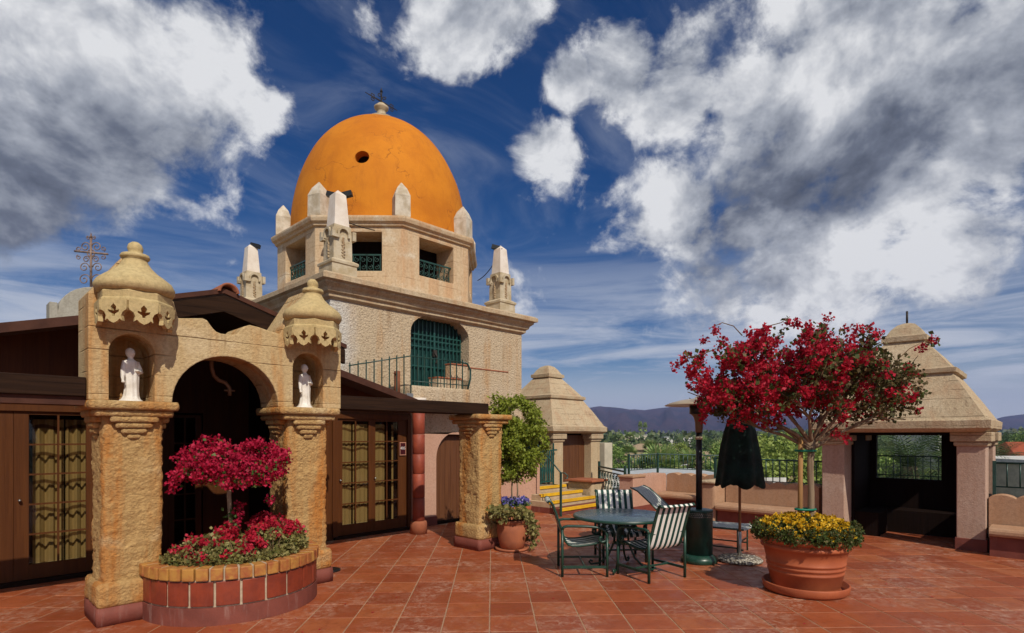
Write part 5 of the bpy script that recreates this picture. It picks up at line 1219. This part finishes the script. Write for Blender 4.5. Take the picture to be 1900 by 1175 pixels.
# far-off woodland that reads as one mass
P = []; 
for k in range(9000):
    D = 170*math.exp(random.random()*2.25); l_ = D*random.uniform(-.35, 1.15); x, y = lat(l_, D); P.append((x, y, GZ+random.uniform(1, 9.5+.003*D)))
P = np.array(P); n = len(P); Dn = np.linalg.norm(P[:, :2], axis=1, keepdims=True)
d_ = rdir(n*4, .2); s_ = np.repeat(.8+Dn*.0045, 4, axis=0)*(.6+.8*RNG.random((n*4, 1))); e_ = np.cross(d_, rdir(n*4)); e_ /= np.linalg.norm(e_, axis=1, keepdims=True)
P4 = np.repeat(P, 4, axis=0)+rdir(n*4)*s_*.8
o = quads('far_woodland', P4, d_*s_, e_*s_*.45, 'woodland', None, .1); stuff(o); tag(o, 'dark band of far-off trees at the foot of the hills', 'woodland')
# leafy trees
def leafy(name, lab, mat, seed, h=9., r=3.2, grp='leafy trees below the terrace'):
    random.seed(seed); t = thing(name, lab, 'tree', group=grp); m = MB(); ends = []
    m.tube([(0,0,0),(.1,.05,h*.25),(0,.1,h*.45)], [.28,.22,.18], 8)
    for k in range(5): a = k*1.257+random.random(); branchy(m, Vector((0,.1,h*.42)), Vector((math.cos(a), math.sin(a), .9)), h*.22, .10, 1, ends, .5, .15, .1, (2,3))
    m.build('trunk', 'bark', t); cl = []
    for k in range(150):
        while True:
            v = Vector((random.uniform(-1,1), random.uniform(-1,1), random.uniform(-1,1)))
            if v.length < 1 and v.length > .45*random.random() and noise.noise(v*2.1+Vector((seed,0,0))) > -.12: break
        cl.append((v.x*r, v.y*r, h*.64+v.z*h*.38))
    scatter('crown', cl, 34, r*.21, r*.075, mat, t, .45, .2); return t
def fan_palm(lab, h=8., r=1.7, seed=1):
    random.seed(seed); t = thing('fan_palm', lab, 'palm', group='fan palms below the terrace'); m = MB()
    m.tube([(0,0,0),(.1,0,h*.4),(.05,.05,h*.8),(0,0,h)], [.26,.20,.18,.20], 9); m.build('trunk', 'palm_trunk', t)
    P, Ld, Wd = [], [], []
    for k in range(46):
        a = random.uniform(0, 6.283); el = random.uniform(-.75, 1.25); d = Vector((math.cos(a)*math.cos(el), math.sin(a)*math.cos(el), math.sin(el))); b = Vector((0,0,h))+d*r*.5
        sd_ = d.cross(UP); sd_ = sd_.normalized() if sd_.length > .1 else Vector((1,0,0)); up = sd_.cross(d)
        P.append(Vector((0,0,h))); Ld.append(d*r*.55); Wd.append(sd_*.02)
        for q in range(11):
            an = R(-75+15*q); dd = (d*math.cos(an)+sd_*math.sin(an)-UP*.25*abs(math.sin(an))).normalized(); P.append(b); Ld.append(dd*r*.60); Wd.append(up.cross(dd).normalized()*r*.055)
    quads('crown', np.array(P), np.array(Ld), np.array(Wd), 'palm_leaf', t, .0); return t
def date_palm(lab, h=6., r=3.2, seed=1):
    random.seed(seed); t = thing('date_palm', lab, 'palm'); m = MB()
    m.tube([(0,0,0),(0,0,h*.5),(0,0,h*.9),(0,0,h+.2)], [.5,.42,.48,.35], 10); m.build('trunk', 'palm_trunk', t); P, Ld, Wd = [], [], []
    for k in range(64):
        a = random.uniform(0, 6.283); el = random.uniform(-.25, 1.35); q = Vector((0,0,h)); d = Vector((math.cos(a)*math.cos(el), math.sin(a)*math.cos(el), math.sin(el))); sd_ = Vector((-math.sin(a), math.cos(a), 0))
        for i in range(18):
            st = d*r/15; P.append(q.copy()); Ld.append(st*1.2); Wd.append(sd_*.03)
            lf = r*.16*math.sin(math.pi*(i+1.5)/20)**.6
            for s in (-1, 1):
                dd = (sd_*s*.8+d*.55-UP*.15).normalized(); P.append(q.copy()); Ld.append(dd*lf*1.6); Wd.append(d*.035)
            q = q+st; d = (d-UP*.085).normalized()
    quads('crown', np.array(P), np.array(Ld), np.array(Wd), 'date_leaf', t, .0); return t
def at(o, l_, D, top, h0, rz=0.):
    """stand a tree of model height h0 on the town's ground so that it is as tall as its top level says"""
    x, y = lat(l_, D); k = (top-GZ)/h0; o.location = (x, y, GZ); o.scale = (k, k, k); o.rotation_euler[2] = rz
LT = [leafy('leafy_tree', 'bushy mid-green tree rising beyond the terrace parapet', 'tree_leaf', 11), leafy('leafy_tree', 'pale yellow-green tree rising beyond the terrace parapet', 'tree_leaf_light', 12), leafy('leafy_tree', 'deep green rounded tree rising beyond the terrace parapet', 'tree_leaf_deep', 13)]
FP = [fan_palm('bushy fan palm standing among the trees below the terrace', 8., 2.0, 21)]
def inst(proto, used, *a, **k):
    o = proto if not used else copy_tree(proto); at(o, *a, **k); return o
used = {}
def grow(proto, l_, D, top, h0):
    o = inst(proto, used.get(proto.name), l_, D, top, h0, rz=random.uniform(0, 6.28)); used[proto.name] = True; return o
random.seed(3)
def bl(px, D): return (px-950)/1050*D
def near(px):
    for lim, txt in ((1152,'just beside the small pavilion'),(1215,'between the small pavilion and the corner railing'),(1265,'above the corner of the green railing'),(1325,'behind the patio heater'),(1412,'behind the closed umbrella'),(1485,'between the closed umbrella and the bougainvillea trunk'),(1535,'behind the bougainvillea trunk'),(1800,'seen through the open pavilion')):
        if px < lim: return txt
    return 'beyond the outer railing of the open pavilion'
KIND = ['bushy mid-green tree', 'pale yellow-green tree', 'deep green rounded tree']
# bearing table: (bearing as offset at 1050, distance, top level, kind)
for px, D, top, kd in ((1133,70,.4,0),(1150,170,-.6,2),(1236,105,.0,0),(1262,120,.2,1),(1278,75,-2.2,0),(1335,62,.6,0),(1372,66,1.3,1),(1420,48,1.6,1),(1450,55,2.0,1),(1478,60,2.4,2),(1400,95,1.2,2),(1310,120,1.4,2),(1500,70,1.3,0),(1530,52,.8,1),(1560,58,1.4,0),
        (1600,80,1.0,2),(1640,62,.0,0),(1760,75,.5,2),(1850,110,1.2,2),(1880,140,2.6,2),(1920,120,3.5,0),(1735,58,-1.8,1),(1665,70,-1.2,0),(1120,95,.6,2),(1190,180,.4,2),(1345,90,-1.5,1),(1455,90,-1.0,0),(1100,60,-1.0,0),(1980,70,1.,2),(1212,60,-3.4,1),(1400,44,-2.0,1),(1500,44,-2.2,0)):
    o = grow(LT[kd], bl(px, D), D, top, 9.2); o['label'] = ('far ' if D > 85 else '')+KIND[kd]+' '+near(px)
for px, D, top in ((1166,100,-.2),(1222,46,.55),(1243,58,-.9),(1262,50,-1.6),(1278,64,-.2),(1198,58,-.7),(1338,48,-.6),(1352,70,.8),(1168,220,2.6),(1340,75,.6),(1470,85,2.2),(1300,150,1.4),(1208,110,.5),(1150,210,1.9),(1325,60,-1.4)):
    o = grow(FP[0], bl(px, D), D, top, 9.4); o['label'] = ('far-off ' if D > 140 else 'distant ' if D > 85 else 'low ' if top < -.8 else '')+'fan palm '+near(px)
for px, D, top in ((1188,330,9.2),(1197,345,9.0)):
    o = grow(FP[0], bl(px, D), D, top, 9.4); o.scale = (o.scale.x*.42, o.scale.y*.42, o.scale.z); o['label'] = 'tall slender fan palm standing far off against the hills'
dp = date_palm('broad feathery date palm framed by the open pavilion', 6., 3.2, 31); at(dp, bl(1688, 44), 44, 2.1, 8.2)
dp2 = date_palm('feathery date palm beside the white building seen through the pavilion', 6., 3., 32); at(dp2, bl(1755, 46), 46, 2.0, 8.2)
dp3 = date_palm('feathery date palm beside the red-roofed house', 6., 3.2, 33); at(dp3, bl(1848, 64), 64, .9, 8.2)
# houses
def house(lab, l_, D, w, d, h, mat, roof, rz=0., hip=1.6, over=.6, nwin=4, floors=1, cat='house'):
    x, y = lat(l_, D); t = thing('house', lab, cat, (x, y, GZ), -TH+rz)
    m = MB(); m.box(-w/2, w/2, -d/2, d/2, 0, h); m.build('wall', mat, t)
    if hip: m = MB(); m.add([(-w/2-over,-d/2-over,h),(w/2+over,-d/2-over,h),(w/2+over,d/2+over,h),(-w/2-over,d/2+over,h),(-w/2-over,-d/2-over,h+.25),(w/2+over,-d/2-over,h+.25),(w/2+over,d/2+over,h+.25),(-w/2-over,d/2+over,h+.25),(-w*.22,0,h+hip),(w*.22,0,h+hip)],
        [(0,3,2,1),(0,1,5,4),(1,2,6,5),(2,3,7,6),(3,0,4,7),(4,5,9,8),(5,6,9),(6,7,8,9),(7,4,8)]); m.build('roof', roof, t)
    else:
        m = MB(); m.box(-w/2-.15, w/2+.15, -d/2-.15, d/2+.15, h, h+.35); m.build('roof', roof, t)
    for fl_ in range(floors):
        for k in range(nwin):
            xx = -w/2+w*(k+.5)/nwin; z_ = h*(fl_+.35)/floors; ww = min(.7, w/nwin*.28); hh = min(1.3, h/floors*.42)
            m = MB(); m.box(xx-ww, xx+ww, -d/2-.06, -d/2+.02, z_, z_+hh); f = m.build('window', 'dark_window', t)
            m = MB(); m.box(xx-ww-.1, xx+ww+.1, -d/2-.10, -d/2-.061, z_-.1, z_); m.build('sill', mat, f)
    return t
house('tan two-storey house with a hipped roof beside the small pavilion', bl(1166,105), 105, 5.0, 6, 5.6, 'house_tan', 'house_roof', .1, 1.8, .5, 3, 2)
m = house('long tan house with a hipped roof behind the fan palms', bl(1205,150), 150, 12, 7, 7.0, 'house_tan', 'house_roof', 0, 1.6, .6, 5, 2)
house('tan house with hipped roof half hidden behind the heater and palms', bl(1310,95), 95, 6.5, 6, 6.4, 'house_tan', 'house_roof', .1, 1.7, .5, 3, 2)
house('tan house glimpsed behind the bougainvillea trunk', bl(1500,72), 72, 6.5, 6, 7.0, 'house_cream', 'house_roof', -.1, 1.3, .6, 3, 2)
house('pale distant building at the foot of the hills', bl(1172,300), 300, 14, 10, 10.8, 'house_cream', 'flat_roof', 0, 0, 0, 4, 2, 'building')
house('white distant flat-roofed building among the far trees', bl(1255,330), 330, 16, 8, 9.6, 'house_white', 'flat_roof', 0, 0, 0, 4, 1, 'building')
house('white building with red trim behind the date palm in the pavilion opening', bl(1738,62), 62, 5.2, 6, 11.0, 'house_white', 'red_roof', .1, .0, .3, 2, 3, 'building')
house('red-roofed house beyond the railing of the open pavilion', bl(1882,78), 78, 5.6, 7, 7.3, 'house_white', 'red_roof', .05, 2.6, .5, 4, 2)
house('long cream garage block beyond the railing of the open pavilion', bl(1925,44), 44, 8.4, 8, 8.7, 'house_cream', 'house_white', 0, 0, 0, 5, 1, 'building')
fb = thing('flat_roofed_building', 'low neighbouring building with a pale grey flat roof beyond the ornate railing', 'building', (*lat(8.6, 35), GZ), -TH+.05)
m = MB(); m.box(-4.2, 5.0, -6, 7, 0, 8.15); m.build('wall', 'house_white', fb); m = MB(); m.box(-4.4, 5.2, -6.2, 7.2, 8.152, 8.32); m.build('roof', 'flat_roof', fb)
for k in range(5):
    m = MB(); m.box(-3.6+1.8*k, -2.6+1.8*k, -6.05, -5.97, 5.2, 6.6); m.build('window', 'dark_window', fb)
m = MB(); m.box(-4.4, 5.2, -6.2, -6.05, 8.322, 8.62); m.build('roof_edge', 'house_white', fb)
# street lamp and parked cars far below
x, y = lat(bl(1261, 70), 70); sl = thing('street_lamp', 'twin-armed white street lamp among the palms', 'lamp', (x, y, GZ))
m = MB(); m.tube([(0,0,0),(0,0,7.0)], [.10,.06], 8); m.build('pole', 'car_white', sl)
for s in (-1, 1):
    m = MB(); m.tube([(0,0,6.9),(s*LATV.x*.4,s*LATV.y*.4,7.15),(s*LATV.x*.8,s*LATV.y*.8,7.15)], .035, 6); m.build('arm', 'car_white', sl)
    m = MB(); m.lathe([(.05,-.06),(.2,-.04),(.16,.06),(.02,.10)], 10, (s*LATV.x*.9, s*LATV.y*.9, 7.14)); m.build('lamp_head', 'car_white', sl)
def car(lab, px, D, mat, rz):
    x, y = lat(bl(px, D), D); t = thing('parked_car', lab, 'car', (x, y, GZ), rz); m = MB()
    m.prism([(-2.1,.3),(2.1,.3),(2.15,.62),(1.95,.82),(1.1,.92),(.55,1.38),(-.95,1.42),(-1.6,.95),(-2.1,.88),(-2.18,.6)], -.85, .85, 'y'); m.build('body', mat, t, .06)
    m = MB(); m.prism([(1.0,.95),(.52,1.32),(-.92,1.36),(-1.45,.97)], -.86, .86, 'y'); m.build('side_windows', 'dark_window', t)
    for xx in (-1.3, 1.3):
        for yy in (-.86, .86): m = MB(); m.tube([(xx,yy-.1,.33),(xx,yy+.1,.33)], .33, 16); m.build('wheel', 'rubber', t)
car('small red car parked in the street seen through the pavilion', 1657, 120, 'car_red', -TH+.1); car('white car parked in the street seen through the pavilion', 1700, 118, 'car_white', -TH)
# air between the terrace and the hills
hb = MB(); hb.box(-3200, 6200, -3200, 6200, GZ-2, 330); hz = hb.build('haze', 'grout'); hz.data.materials.clear(); stuff(hz)
hm = bpy.data.materials.new('haze_air'); hm.use_nodes = True; hn = hm.node_tree; hn.nodes.clear()
pv = hn.nodes.new('ShaderNodeVolumePrincipled'); pv.inputs['Color'].default_value = (.42,.52,.98,1); pv.inputs['Density'].default_value = .00013
ho = hn.nodes.new('ShaderNodeOutputMaterial'); hn.links.new(pv.outputs[0], ho.inputs['Volume']); hz.data.materials.append(hm)
